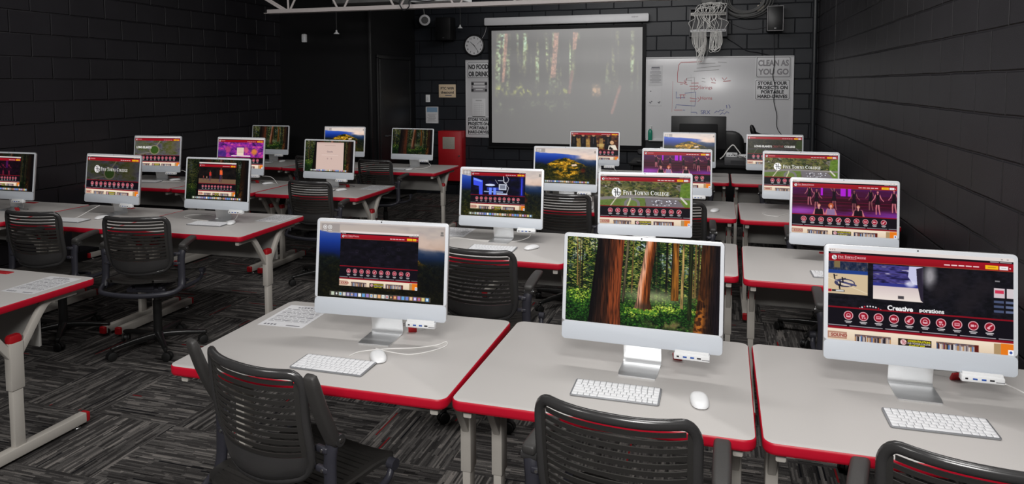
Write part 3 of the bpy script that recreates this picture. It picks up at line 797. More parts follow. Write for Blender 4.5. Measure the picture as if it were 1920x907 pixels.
def h_basket(c):
    X, Y = c.XY(); c.fill(C(10,10,16)); n = c.noise(40, 20, 71, 3)
    c.a[:] = ramp(n-.25, [C(8,8,12), C(22,20,28), C(40,36,44)])
    s = c.sub(.0, .0, .225, .72)
    s.a[:] = ramp(s.noise(30, 14, 72, 2), [C(12,16,26), C(26,38,66), C(54,58,76), C(120,106,96)])
    s.rect(0, .36, 1, 1, C(206,184,150)); s.rect(0, .27, 1, .38, C(30,60,130)); s.rect(.15, 0, .3, .2, C(120,104,70))
    s.ell(.42, .66, .26, .13, C(60,60,90)); s.ell(.45, .66, .2, .09, C(206,190,170)); s.line([(.2, .6), (.7, .72)], .05, C(70,70,110)); s.line([(0, .52), (1, .95)], .008, C(240,230,210))
    for x, y in ((.15, .42), (.36, .5), (.28, .72), (.3, .62)): s.line([(x, y), (x+.02, y+.13)], .035, C(24,22,30)); s.line([(x, y+.04), (x+.08, y+.02)], .02, C(24,22,30))
    s.rect(.0, .87, .09, .95, C(170,20,40)); s.rect(.1, .88, .42, .94, C(40,38,44)); s.rect(.2, .89, .4, .93, C(220,220,220))
    s = c.sub(.255, .02, .53, .78)
    s.a[:] = ramp(s.noise(5, 16, 73, 3)*1.5-.25, [C(16,14,40), C(40,36,90), C(76,70,140), C(50,42,90), C(200,194,220)])
    s.rect(0, .60, 1, 1, C(222,206,200)); s.grad(.6, 1, C(206,190,190), C(232,220,212)); s.rect(0, .52, 1, .61, C(46,50,130))
    s.poly([(.72, 0), (1, 0), (1, .55), (.8, .5), (.7, .3)], C(196,196,226)); s.poly([(.86, .06), (1, 0), (1, 1), (.95, .95), (.88, .5)], C(40,34,50)); s.ell(.75, .5, .1, .09, C(220,220,240), .8, soft=.4)
    s.rect(.5, .86, .62, .95, C(70,66,70))
    c.ell(.565, .2, .03, .22, C(200,196,200), .7, soft=.6)
    for k, (x, y, r_) in enumerate(((.62, .5, .05), (.70, .25, .06), (.78, .6, .06), (.85, .35, .05), (.74, .8, .04))): c.circ(x, y, r_, C(30,26,30), .7, soft=.5)
    c.rect(.9, .36, .955, .56, C(206,190,196)); c.rect(.905, .40, .95, .47, C(200,50,80)); c.rect(.965, .36, 1, .56, C(206,196,200)); c.rect(.905, .2, .93, .23, C(200,196,200), .6)
    for y in (.62, .72, .82): c.rect(.9, y, .95, y+.05, C(70,80,110)); c.rect(.96, y, 1, y+.05, C(90,100,130))
    for k in range(15):
        t = PI*(.08+.84*k/14); c.circ(.24-.085*math.cos(t), 1.16-.21*math.sin(t)*1.0, .0045, C(236,232,236) if k % 5 else C(200,30,50))
    c.ell(.24, 1.14, .075, .16, C(40,34,44), ring=.1)
    c.text('Creative', .335, .895, .10, C(250,250,250), bold=.03, w=.15); c.text('porations', .51, .90, .085, C(240,240,240), bold=.03, w=.17)

def h_studio(c):
    X, Y = c.XY(); c.a[:] = ramp(c.noise(10, 6, 81, 3)*1.2-.3, [C(4,4,16), C(10,10,40), C(24,24,90)])
    c.poly([(.04, .1), (.22, .25), (.22, 1), (.16, 1), (.15, .55), (.05, .5)], C(60,80,230)); c.poly([(.05, .12), (.2, .26), (.2, .34), (.05, .24)], C(120,150,250))
    c.ell(.36, .48, .09, .06, C(200,210,240)); c.rect(.3, .6, .55, .75, C(50,70,190), .8); c.rect(.25, .8, .6, .86, C(180,200,250), .8)
    for x in (.34, .42): c.rect(x, .62, x+.05, .98, C(110,140,250))
    c.rect(.52, .42, .66, .72, C(200,206,220)); c.rect(.54, .46, .64, .66, C(120,124,140)); c.rect(.50, .22, .60, .25, C(190,196,210)); c.rect(.48, .9, .68, .97, C(200,210,240))
    c.line([(.6, 0), (.61, .3), (.66, .4)], .014, C(210,210,220)); c.line([(.66, 0), (.7, .15), (.68, .3), (.62, .35)], .008, C(200,200,210)); c.line([(.66, .45), (.7, .6), (.66, .95)], .008, C(200,200,210)); c.line([(.45, .2), (.5, .4)], .006, C(180,180,190))
    c.rect(.93, .1, .945, .95, C(70,90,255)); c.over(np.exp(-((X-.938)/.03)**2), C(50,60,220), .6)

def h_grad(c):
    X, Y = c.XY(); c.a[:] = ramp(c.noise(16, 8, 91, 3)*1.4-.3, [C(20,8,8), C(60,22,16), C(110,70,30), C(196,160,70)])
    for x, w in ((.02, .09), (.2, .11), (.42, .11), (.72, .12)):
        c.poly([(x, .1), (x+w, .05), (x+w*1.2, .95), (x-w*.1, 1)], C(10,8,12)); c.circ(x+w*.5, .02, .03, C(170,120,90)); c.rect(x+w*.45, .2, x+w*.55, .6, C(70,60,66))
    for x in (.13, .32, .60): c.poly([(x, .3), (x+.07, .2), (x+.09, .85), (x, .95)], C(190,156,84), .6)
    c.rect(.55, .6, .70, .8, C(200,176,110), .6); c.circ(.86, .5, .04, C(206,160,120)); c.poly([(.8, .7), (.93, .65), (.98, 1), (.78, 1)], C(226,216,200)); c.poly([(.82, .75), (.9, .95), (.86, 1), (.8, .95)], C(20,16,20))

def h_runner(c):
    c.a[:] = ramp(c.noise(12, 6, 101, 3)-.2, [C(10,8,8), C(24,18,16), C(44,34,26)])
    c.rect(0, .72, 1, 1, C(112,86,66)); a = c.asp
    for x, y, s, col in ((.60, .26, .16, C(232,96,50)), (.31, .38, .12, C(190,50,40)), (.13, .60, .05, C(150,60,50)), (.22, .62, .05, C(170,130,110))):
        c.poly([(x-.22*s, y-.2*s*a), (x+.22*s, y-.2*s*a), (x+.25*s, y+.5*s*a), (x-.22*s, y+.5*s*a)], col)
        c.circ(x, y-.34*s*a, .12*s, C(120,70,50))
        c.line([(x-.1*s, y+.5*s*a), (x-.1*s, y+.95*s*a), (x-.2*s, y+1.4*s*a)], .14*s, C(70,50,90)); c.line([(x+.1*s, y+.5*s*a), (x+.2*s, y+.9*s*a), (x+.05*s, y+1.5*s*a)], .13*s, C(90,60,60))

def h_party(c):
    X, Y = c.XY(); n = c.noise(14, 7, 111, 3); n2 = c.noise(30, 14, 112, 2)
    c.a[:] = ramp(n*.9+n2*.5-.25, [C(30,14,50), C(84,30,110), C(140,40,150), C(200,70,130), C(226,150,180)])
    c.ell(.80, .62, .06, .2, C(214,130,50), .9, soft=.3); c.ell(.62, .5, .05, .2, C(200,90,120), .9, soft=.3); c.ell(.22, .5, .06, .22, C(170,60,110), .9, soft=.3); c.rect(.0, .55, .18, 1, C(50,40,110), .7)
    c.rect(.42, .35, .57, .86, C(226,206,186)); [c.rect(.44, y, .55, y+.03, C(196,170,150)) for y in (.42, .5, .58, .66)]
    c.rect(.30, .88, .72, .94, C(244,226,220))

def h_pink(c):
    c.a[:] = ramp(c.noise(10, 6, 121, 3)-.25, [C(10,4,10), C(26,8,22), C(60,14,44)])
    c.rect(.55, 0, .62, .5, C(90,20,100), .6)
    for x in (.35, .48, .66): figure(c, x, .38, .11, C(140,30,60), C(40,6,24), 1)

# --- whole screens
def s_site(hero, **k):
    return lambda c: site(c, hero, **k)
def s_window(wall, win, hero, dk=True, wid=False, **k):
    def f(c):
        wall(c)
        if wid: widget(c)
        site(c.sub(*win), hero, serif_logo=k.get('serif_logo', True), white_btn=False)
        if dk: dock(c)
    return f
def s_hill(variant=0, dk=True):
    def f(c): p_hill(c, variant=variant); widget(c); (dock(c) if dk else None)
    return f
def s_google(c):
    p_forest(c, .62)
    s = c.sub(.24, .055, .80, .945); s.fill(C(206,180,170)); s.rect(0, 0, 1, .045, C(196,168,160)); s.rect(.3, .10, .7, .12, C(170,146,140), .6)
    s.text('Google', .39, .30, .055, C(120,104,110), bold=.02, w=.22); s.rect(.2, .42, .8, .47, C(214,190,180)); s.rect(.2, .42, .8, .425, C(180,154,148)); s.circ(.42, .58, .025, C(176,150,146)); s.circ(.56, .58, .025, C(176,150,146))
    dock(c, .12, .88)
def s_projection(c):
    """washed-out forest whose projected light is painted on the pull-down screen"""
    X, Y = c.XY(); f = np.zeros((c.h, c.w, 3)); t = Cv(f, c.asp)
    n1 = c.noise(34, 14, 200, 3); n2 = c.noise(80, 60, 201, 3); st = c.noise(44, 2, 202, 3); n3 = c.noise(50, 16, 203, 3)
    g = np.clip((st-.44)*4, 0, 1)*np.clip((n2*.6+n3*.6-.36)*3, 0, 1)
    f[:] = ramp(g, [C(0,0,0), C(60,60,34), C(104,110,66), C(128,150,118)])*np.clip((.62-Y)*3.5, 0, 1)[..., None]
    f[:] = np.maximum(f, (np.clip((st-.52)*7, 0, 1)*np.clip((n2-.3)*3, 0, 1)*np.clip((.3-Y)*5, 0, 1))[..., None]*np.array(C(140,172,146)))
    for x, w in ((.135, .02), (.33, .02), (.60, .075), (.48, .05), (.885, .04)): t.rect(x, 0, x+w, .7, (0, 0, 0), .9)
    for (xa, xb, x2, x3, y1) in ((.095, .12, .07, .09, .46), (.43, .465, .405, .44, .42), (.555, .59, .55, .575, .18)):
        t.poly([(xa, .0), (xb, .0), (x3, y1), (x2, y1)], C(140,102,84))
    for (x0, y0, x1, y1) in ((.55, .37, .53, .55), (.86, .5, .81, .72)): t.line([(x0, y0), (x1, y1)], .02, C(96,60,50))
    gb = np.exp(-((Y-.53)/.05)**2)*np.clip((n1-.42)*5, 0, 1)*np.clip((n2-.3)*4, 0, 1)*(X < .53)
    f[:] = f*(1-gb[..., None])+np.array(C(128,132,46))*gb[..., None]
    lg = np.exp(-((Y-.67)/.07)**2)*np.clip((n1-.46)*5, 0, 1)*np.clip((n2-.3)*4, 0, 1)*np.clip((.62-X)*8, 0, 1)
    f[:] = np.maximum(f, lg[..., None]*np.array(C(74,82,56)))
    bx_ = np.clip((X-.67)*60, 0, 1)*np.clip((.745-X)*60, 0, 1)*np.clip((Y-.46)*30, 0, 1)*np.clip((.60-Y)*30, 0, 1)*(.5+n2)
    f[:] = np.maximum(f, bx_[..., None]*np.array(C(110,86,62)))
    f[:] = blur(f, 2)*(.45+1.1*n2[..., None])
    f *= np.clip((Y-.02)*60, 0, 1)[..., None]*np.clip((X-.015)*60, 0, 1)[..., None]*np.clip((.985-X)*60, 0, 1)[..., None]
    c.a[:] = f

_pics = {}
def picture_mesh(key, fn, w, h, nx, ss=2, asp=ASP, material='screen'):
    """flat panel in local XZ (facing -Y), its picture held per vertex"""
    if key in _pics: return _pics[key]
    ny = int(round(nx/asp)); a = np.zeros((ny*ss, nx*ss, 3)); fn(Cv(a, asp))
    a = np.clip(a.reshape(ny, ss, nx, ss, 3).mean((1, 3)), 0, 1)
    lin = np.where(a <= .04045, a/12.92, ((a+.055)/1.055)**2.4)
    xs = np.linspace(-w/2, w/2, nx); zs = np.linspace(h, 0, ny)
    co = np.zeros((ny, nx, 3)); co[..., 0] = xs[None]; co[..., 2] = zs[:, None]
    i = np.arange(ny*nx).reshape(ny, nx)
    f = np.stack([i[:-1, :-1], i[1:, :-1], i[1:, 1:], i[:-1, 1:]], -1).reshape(-1, 4)
    me = bpy.data.meshes.new('screen')
    me.vertices.add(ny*nx); me.vertices.foreach_set('co', co.ravel())
    me.loops.add(f.size); me.loops.foreach_set('vertex_index', f.ravel().astype(np.int32))
    me.polygons.add(len(f)); me.polygons.foreach_set('loop_start', np.arange(0, f.size, 4, dtype=np.int32))
    me.update(); me.validate()
    at = me.color_attributes.new('picture', 'FLOAT_COLOR', 'POINT')
    at.data.foreach_set('color', np.concatenate([lin.reshape(-1, 3), np.ones((ny*nx, 1))], 1).astype(np.float32).ravel())
    me.materials.append(M[material])
    _pics[key] = me
    return me
# ---------------------------------------------------------------- room shell
XR, XL, YB, YF, ZC = 1.27, -6.07, 10.40, -2.6, 3.55
BX, BY = -4.66, 8.85            # dark closet standing in the far left corner
def slab(name, c, d, mat):
    return structure(MB().box(c, d).build(name, mat, smooth=False))
slab('floor', ((XL+XR)/2, (YB+YF)/2, -.05), (XR-XL+.4, YB-YF+.4, .1), 'carpet')
slab('ceiling', ((XL+XR)/2, (YB+YF)/2, ZC+.05), (XR-XL+.4, YB-YF+.4, .1), 'ceiling')
slab('wall_back', ((XL+XR)/2, YB+.1, ZC/2), (XR-XL+.4, .2, ZC), 'wall_back')
slab('wall_right', (XR+.1, (YB+YF)/2, ZC/2), (.2, YB-YF, ZC), 'wall_dark')
slab('wall_left', (XL-.1, (YB+YF)/2, ZC/2), (.2, YB-YF, ZC), 'wall_dark')
slab('wall_front', ((XL+XR)/2, YF-.1, ZC/2), (XR-XL+.4, .2, ZC), 'wall_dark')
slab('wall_closet', ((XL+BX)/2, (BY+YB)/2, ZC/2), (BX-XL, YB-BY, ZC), 'black_matte')
d = MB().plate(1.0, 2.1, .004, -.02, .02, .004, mat=Matrix.Translation((BX+.012, 9.62, 1.06)) @ Matrix.Rotation(PI/2, 4, 'Z') @ Matrix.Rotation(PI/2, 4, 'X')).build('door_1', 'black')
structure(d)
hd = MB().cyl((BX+.03, 9.26, 1.0), (BX+.07, 9.26, 1.0), .012).cyl((BX+.065, 9.26, 1.0), (BX+.065, 9.36, 1.0), .009).build('handle', 'dark_grey', d)
tr = MB()
for y in (9.08, 10.16): tr.box((BX+.012, y, 1.06), (.03, .05, 2.14), .003)
tr.box((BX+.012, 9.62, 2.14), (.03, 1.13, .05), .003)
structure(tr.build('trim_1', 'black'))
structure(MB().box((BX+.02, BY-.012, ZC/2), (.05, .03, ZC), .004).build('trim_2', 'black'))
structure(MB().box((XR-.003, 8.9, ZC/2), (.006, .018, ZC)).build('groove_strip', 'black'))  # dark strip standing in for the control-joint groove in the wall
structure(MB().box((XR-.006, (YB+YF)/2, .05), (.012, YB-YF, .1), .002).build('baseboard_right', 'black'))
structure(MB().box((XL+.006, (BY+YF)/2, .05), (.012, BY-YF, .1), .002).build('baseboard_left', 'black'))

# ---------------------------------------------------------------- tables
ZT = .76; TD = .782
def make_table(W, label, group):
    t = thing('classroom_table', (0, 0, 0), 0, label, 'table', group)
    MB().plate(W-.007, TD-.007, .032, ZT-.028, ZT, .001, n=6).build('tabletop', 'laminate', t)
    e = MB(); ro = rrect(W, TD, .036, 6); ri = rrect(W-.007, TD-.007, .033, 6)
    z0, z1 = ZT-.034, ZT-.0012
    def rg(o, ins, z):
        q = rrect(W-2*ins, TD-2*ins, .036-ins, 6); return [(x, y, z) for x, y in q]
    e.loft([[(x, y, z0) for x, y in ri], rg(0, .004, z0), rg(0, .001, z0+.004), rg(0, 0, z0+.009), rg(0, 0, z1-.007), rg(0, .001, z1-.002), rg(0, .003, z1), [(x, y, z1) for x, y in ri]], cap=False)
    e.build('edge_band', 'red_edge', t)
    for s in (-1, 1):
        x = s*(W/2-.05); g = MB()
        g.box((x, -.03, .452), (.040, .066, .225), .004)            # outer sleeve
        g.box((x, -.03, .205), (.030, .052, .30), .003)             # inner post
        for q in (-1, 1):
            pth = spline([(x, -.03+q*.018, .50), (x, -.03+q*.060, .560), (x, -.03+q*.135, .668), (x, -.03+q*.175, .706), (x, -.03+q*.225, .7115), (x, -.03+q*.33, .7115)], 5)
            g.tube(pth, .017, ry=.0135, square=True, up=(1, 0, 0))
        lg = g.build('leg', 'leg_paint', t)
        c = MB(); c.loft([[(x+a*k, -.03+b*k, z) for a, b in rrect(.038, .062, .008, 2)] for k, z in ((1, .562), (1, .585), (.8, .598))])
        c.build('crotch_cap', 'red_cap', lg)
        f = MB(); f.box((x, -.03, .0435), (.046, .70, .05), .005); ft = f.build('foot', 'leg_paint', t)
        for q in (-1, 1):
            MB().loft([[(x+a*k, -.03+q*yy, .0435+b*k) for a, b in rrect(.046, .05, .006, 2)] for k, yy in ((1, .351), (1, .366), (.8, .372))]).build('end_cap', 'red_cap', ft)
            MB().cyl((x, -.03+q*.31, .019), (x, -.03+q*.31, .006), .006).lathe([(.001, .007), (.016, .006), (.018, .003), (.018, .0)], 14, Matrix.Translation((x, -.03+q*.31, 0))).build('glide', 'steel', ft)
    MB().box((0, .12, .600), (W-.14, .014, .230), .004).box((0, .126, .722), (W-.10, .03, .018), .003).build('modesty_panel', 'panel_grey', t)
    b = MB()
    b.box((0, -.22, .717), (W-.16, .03, .024), .003); b.box((0, .24, .717), (W-.16, .03, .024), .003)
    b.build('under_rail', 'panel_grey', t)
    MB().plate(.115, .042, .005, ZT-.004, ZT+.0035, .0015, c=(-.04, .325)).build('grommet_cover', 'red_cap', t)
    return t

TW = {'side': 1.060, 'mid': .922}
tabs = {   # block, row, column : x, y, rotation, width key, label
 'R1T1': (-1.350, 2.403, .010, 'side', 'front-row table left of the middle table, paper sheet by its far left corner'),
 'R1T2': (-.342, 2.414, -.008, 'mid', 'front-row middle table carrying the computer with the bright forest picture'),
 'R1T3': (.662, 2.413, -.001, 'side', 'front-row table at the right wall carrying the basketball web page computer'),
 'R2T1': (-1.345, 4.155, .0, 'side', 'second-row table carrying the computer with the blue studio web page'),
 'R2T2': (-.345, 4.155, -.012, 'mid', 'second-row middle table carrying the computer with the white college title'),
 'R2T3': (.668, 4.101, -.018, 'side', 'second-row table at the right wall carrying the dancers web page computer'),
 'R3T1': (-1.335, 5.760, .0, 'side', 'third-row table carrying the computer with the full-screen golden hill'),
 'R3T2': (-.325, 5.766, .001, 'mid', 'third-row middle table carrying the computer with the red-lit dancers'),
 'R3T3': (.690, 5.744, .0, 'side', 'third-row table at the right wall under the sunny campus title screen'),
 'R4T1': (-1.350, 7.690, .0, 'side', 'farthest-row table in front of the projection screen'),
 'R4T2': (-.351, 7.701, -.004, 'mid', 'farthest-row middle table in front of the black monitor back'),
 'R4T3': (.660, 7.690, .0, 'side', 'farthest-row table in the corner below the whiteboard signs'),
 'L1T3': (-3.618, 2.466, -.011, 'side', 'table cut by the left photo edge with its forked leg in full view'),
 'L2T1': (-5.540, 4.215, .0, 'side', 'left-block table nearest the left wall, second row'),
 'L2T2': (-4.528, 4.220, .008, 'mid', 'left-block second-row table below the dim college title screen'),
 'L2T3': (-3.526, 4.250, .020, 'side', 'left-block second-row aisle table below the runners web page screen'),
 'L3T1': (-5.580, 5.900, .0, 'side', 'left-block third-row table against the left wall'),
 'L3T2': (-4.570, 5.890, .0, 'mid', 'left-block third-row table below the purple party screen'),
 'L3T3': (-3.556, 5.878, .006, 'side', 'left-block third-row aisle table below the search page screen'),
 'L4T1': (-5.560, 7.680, .0, 'side', 'left-block far table in the dark left corner'),
 'L4T2': (-4.553, 7.650, .0, 'mid', 'left-block far table below the small golden hill screen'),
 'L4T3': (-3.551, 7.628, .003, 'side', 'left-block far aisle table next to the red cabinet'),
}
proto_t = {}
TOBJ = {}
for k, (x, y, r, w, lb) in tabs.items():
    lb = 'white-topped red-edged ' + lb
    if w not in proto_t:
        t = make_table(TW[w], lb, 'red-edged classroom tables'); t.location = (x, y, 0); t.rotation_euler = (0, 0, r); proto_t[w] = t
    else: t = dup(proto_t[w], (x, y, 0), r, lb)
    TOBJ[k] = t

# ---------------------------------------------------------------- all-in-one computers
IW, IH = .555, .377
SW, SH = .5276, .2968
TILT = .115
def make_computer(scr, label):
    """origin on the tabletop below the middle of the panel's lower front edge"""
    t = thing('desktop_computer', (0, 0, 0), 0, label, 'computer', 'all-in-one computers on the tables')
    R = Matrix.Translation((0, 0, .09)) @ Matrix.Rotation(-TILT, 4, 'X')
    S = R @ Matrix.Translation((0, 0, IH/2)) @ Matrix.Rotation(PI/2, 4, 'X')      # plate XY -> XZ, +Z -> -Y
    MB().plate(IW, IH, .016, -.0125, -.0006, .002, n=6, mat=S).build('housing', 'alu', t)
    CH = .0625
    MB().plate(IW-.003, IH-.0645, .013, -.0006, .0009, .0006, c=(0, .0310), n=6, mat=S).build('bezel', 'bezel', t)
    MB().plate(IW-.003, CH, .013, -.0006, .0008, .0006, c=(0, -IH/2+CH/2+.0012), n=6, mat=S).build('chin', 'chin', t)
    so = bpy.data.objects.new('screen', scr); COL.objects.link(so); so.parent = t
    so.matrix_local = R @ Matrix.Translation((0, -.00125, CH+.0045))
    MB().lathe([(.0005, .0), (.0026, .0), (.0026, .0004), (.0005, .0005)], 12, R @ Matrix.Translation((0, -.0010, IH-.0065)) @ Matrix.Rotation(PI/2, 4, 'X')).build('camera', 'port_dark', t)
    # bent sheet stand: flat foot forward, neck rising behind the panel
    st = MB(); hw = .0665; th = .0045
    cl = [(-.052, .0026), (.060, .0026), (.074, .0032), (.083, .0085), (.0865, .018), (.080, .062), (.070, .115), (.0605, .165)]
    sec = []
    P = spline([(0, a, b) for a, b in cl], 4)
    for i, p in enumerate(P):
        tg = (P[min(i+1, len(P)-1)]-P[max(i-1, 0)]).normalized(); nn = Vector((0, -tg.z, tg.y))
        a = p-nn*th/2; b = p+nn*th/2
        e = .004 if i == 0 else 0
        sec.append([(-hw+e, a.y, a.z), (hw-e, a.y, a.z), (hw-e, b.y, b.z), (-hw+e, b.y, b.z)])
    st.loft(sec); st.build('stand', 'alu', t, ang=30)
    hg = MB(); hg.plate(.05, .05, .012, -.03, -.012, .003, c=(0, -.105), mat=S); hg.build('hinge', 'alu', t)
    return t

forest = lambda c: p_forest(c)
hill = lambda c: p_hill(c)
specs = {  # x, y, yaw, picture, grid columns, label
 'R1T1': (-1.259, 2.436, .048, s_window(lambda c: p_hill(c, .85, variant=2), (.175, .115, .795, .835), h_dark, wid=True), 420, 'large front-row computer with a dark web page over a dusky hill wallpaper'),
 'R1T2': (-.253, 2.410, -.040, forest, 460, 'large front-row computer filled by a bright redwood forest picture'),
 'R1T3': (.619, 2.470, -.008, s_site(h_basket), 520, 'largest computer, at the right, its red web page showing basketball and Creative'),
 'R2T1': (-1.317, 4.204, .005, s_window(lambda c: p_hill(c, .95), (.12, .025, .80, .84), h_studio, wid=True, serif_logo=False), 300, 'computer with a blue studio web page over a golden hill wallpaper'),
 'R2T2': (-.416, 4.199, .081, s_site(h_aerial), 340, 'computer with large white college title over an aerial view, behind the redwoods'),
 'R2T3': (.666, 4.198, -.046, s_site(h_dance), 380, 'computer with dancers in black on a purple stage, by the right wall'),
 'R3T1': (-1.237, 5.769, -.024, s_hill(0), 220, 'computer with the full-screen golden hill, left in the third row'),
 'R3T2': (-.322, 5.802, .041, s_site(lambda c: h_dance(c, True), detail=False), 240, 'computer with red-lit dancers spreading their arms, in front of the far middle desk'),
 'R3T3': (.610, 5.810, -.023, s_site(h_aerial, detail=False), 260, 'smaller computer with the sunny campus and white college title, by the right wall'),
 'R4T1': (-1.315, 7.682, .008, s_site(h_grad, detail=False, toolbar=False, white_btn=False), 160, 'small far computer with dark suits and gold, below the projection screen'),
 'R4T2': (-.304, 7.767, .028, s_hill(0, False), 180, 'small far computer with a golden hill, in front of the black monitor back'),
 'R4T3': (.552, 7.680, -.011, s_site(lambda c: h_longisland(c, .42), detail=False), 200, 'small far computer with the dark Long Island title, below the whiteboard signs'),
 'L2T1': (-5.435, 4.211, .0, s_window(lambda c: p_forest(c, .3), (.10, .09, .74, .86), h_pink, serif_logo=False), 200, 'computer cut by the left photo edge with a dim pink stage page'),
 'L2T2': (-4.456, 4.272, -.053, s_site(h_loops, detail=False, white_btn=False), 220, 'computer with the college title over a dim winding road, left block'),
 'L2T3': (-3.495, 4.262, .003, s_window(lambda c: p_forest(c, .42, 13), (.20, .08, .80, .88), h_runner, serif_logo=False), 240, 'computer with a runners web page over a dim forest, at the aisle'),
 'L3T1': (-5.595, 5.946, .09, s_site(lambda c: h_longisland(c, .55, False), detail=False, white_btn=False), 180, 'computer with a dim Long Island page beside the left wall'),
 'L3T2': (-4.610, 5.985, .013, s_site(h_party, detail=False, white_btn=False), 180, 'computer with a purple party picture on its web page'),
 'L3T3': (-3.579, 5.935, -.027, s_google, 200, 'computer with a pale search page over a dark forest'),
 'L4T1': (-5.563, 7.825, -.004, lambda c: p_forest(c, .55), 140, 'leftmost far computer with a dark forest picture'),
 'L4T2': (-4.489, 7.826, .060, s_hill(0, False), 150, 'far computer with a golden hill, right behind the search page computer'),
 'L4T3': (-3.513, 7.700, -.048, lambda c: p_forest(c, .5, 3), 160, 'far computer with a dark forest picture, beside the red cabinet'),
}
PC = {}
proto_c = None
for k, (x, y, r, fn, nx, lb) in specs.items():
    scr = picture_mesh(k, fn, SW, SH, nx)
    lb = 'silver ' + lb
    if proto_c is None:
        proto_c = make_computer(scr, lb); o = proto_c; o.location = (x, y, ZT); o.rotation_euler = (0, 0, r)
    else:
        o = dup(proto_c, (x, y, ZT), r, lb)
        for ch in o.children:
            if ch.name.startswith('screen'): ch.data = scr
    PC[k] = (x, y, r)

# ---------------------------------------------------------------- usb hubs clamped under the panels, security tags
def make_hub(label):
    h = thing('usb_hub', (0, 0, 0), 0, label, 'usb hub', 'white usb hubs clamped under the screens')
    MB().box((0, 0, 0), (.118, .030, .021), .0035).box((0, -.004, .013), (.112, .010, .012), .002).build('body', 'white', h)
    for x, w, m in ((-.045, .008, 'port_dark'), (-.022, .013, 'usb_blue'), (.002, .013, 'usb_blue'), (.024, .013, 'port_dark'), (.046, .024, 'port_dark')):
        MB().box((x, -.0147, .0 if w < .02 else -.004), (w, .0012, .0055 if w < .02 else .002), .0003).build('port', m, h)
    return h
hub0 = None
hubs = {'R1T1': (.178, 'under the right end of the dusky hill computer'), 'R1T2': (.178, 'under the right end of the bright forest computer'), 'R1T3': (.178, 'under the right end of the basketball page computer'),
 'R2T1': (.175, 'under the blue studio page computer'), 'R3T1': (.17, 'under the full-screen golden hill computer of row three'), 'R3T2': (.17, 'under the red-lit dancers computer'), 'R4T1': (.17, 'under the computer with dark suits and gold'),
 'L2T1': (.13, 'under the computer cut by the left photo edge'), 'L2T2': (.16, 'under the dim college title computer'), 'L2T3': (.178, 'under the runners page computer'),
 'L3T1': (.175, 'under the computer beside the left wall, third row'), 'L3T2': (.17, 'under the purple party computer'), 'L3T3': (.15, 'under the search page computer'),
 'L4T1': (.14, 'under the leftmost far forest computer'), 'L4T3': (.165, 'under the far forest computer by the red cabinet')}
for k, (dx, lb) in hubs.items():
    x, y, r = PC[k]; p = Matrix.Rotation(r, 4, 'Z') @ Vector((dx, -.004, 0))
    loc = (x+p.x, y+p.y, ZT+.0795); lb = 'white usb hub clamped ' + lb
    if hub0 is None: hub0 = make_hub(lb); hub0.location = loc; hub0.rotation_euler = (0, 0, r)
    else: dup(hub0, loc, r, lb)

tags = {'R1T1': (-1.172, 2.56, .4, 'behind the dusky hill computer stand'), 'R1T2': (-.129, 2.56, -.2, 'behind the forest computer, right of its stand'), 'R1T3': (.774, 2.64, .3, 'behind the basketball page computer, right of its stand'),
        'L2T1': (-5.33, 4.22, .2, 'right of the stand of the computer cut by the left edge'), 'L3T3': (-3.43, 6.05, .1, 'behind the search page computer'), 'L3T2': (-4.47, 6.08, .1, 'behind the purple party computer')}
tg0 = None
for k, (x, y, r, lb) in tags.items():
    lb = 'small red cable lock ' + lb
    if tg0 is None:
        tg0 = thing('cable_lock', (x, y, ZT), r, lb, 'cable lock', 'red cable locks on the tables')
        MB().box((0, 0, .016), (.034, .010, .030), .003, Matrix.Rotation(.5, 4, 'X')).build('tag', 'red_cap', tg0)
        MB().tube(spline([(0, .004, .032), (-.02, .03, .03), (-.05, .05, .012), (-.03, .075, .004), (.03, .07, .003), (.05, .03, .003), (.03, .01, .012), (0, .003, .03)], 6), .0013, 6).build('wire', 'port_dark', tg0)
    else: dup(tg0, (x, y, ZT), r, lb)

# ---------------------------------------------------------------- keyboards
KW, KD = .283, .122
def make_keyboard(label, detailed):
    k = thing('keyboard', (0, 0, 0), 0, label, 'keyboard', 'slim white keyboards')
    rx = Matrix.Rotation(.022, 4, 'X')
    MB().plate(KW, KD, .009, .001, .0055, .0012, mat=Matrix.Translation((0, 0, .0018)) @ rx).build('base', 'key_base', k)
    MB().cyl((-KW/2+.015, KD/2-.010, .004), (KW/2-.015, KD/2-.010, .004), .0039).build('foot_bar', 'key_base', k)
    rows = [[1.0]*14, [1.0]*13+[1.0], [1.5]+[1.0]*12+[.5+1-.5], [1.8]+[1.0]*11+[1.2], [2.3]+[1.0]*10+[1.7], [1, 1, 1, 1.25, 5.0, 1.25, 1, .83, .83, .84]]
    rh = (KD-.010)/6; z = .0085; y = KD/2-.005
    allk = MB()
    for row in rows:
        u = (KW-.010)/sum(row); x = -KW/2+.005
        for w in row:
            mb = MB() if detailed else allk
            mb.plate(w*u-.0019, rh-.0014, .0016, 0, .0016, .0004, n=2, mat=Matrix.Translation((0, 0, .0071)) @ rx @ Matrix.Translation((x+w*u/2, y-rh/2, 0)))
            if detailed: mb.build('key', 'key_white', k)
            x += w*u
        y -= rh
    if not detailed: allk.build('key_field', 'key_white', k)
    return k
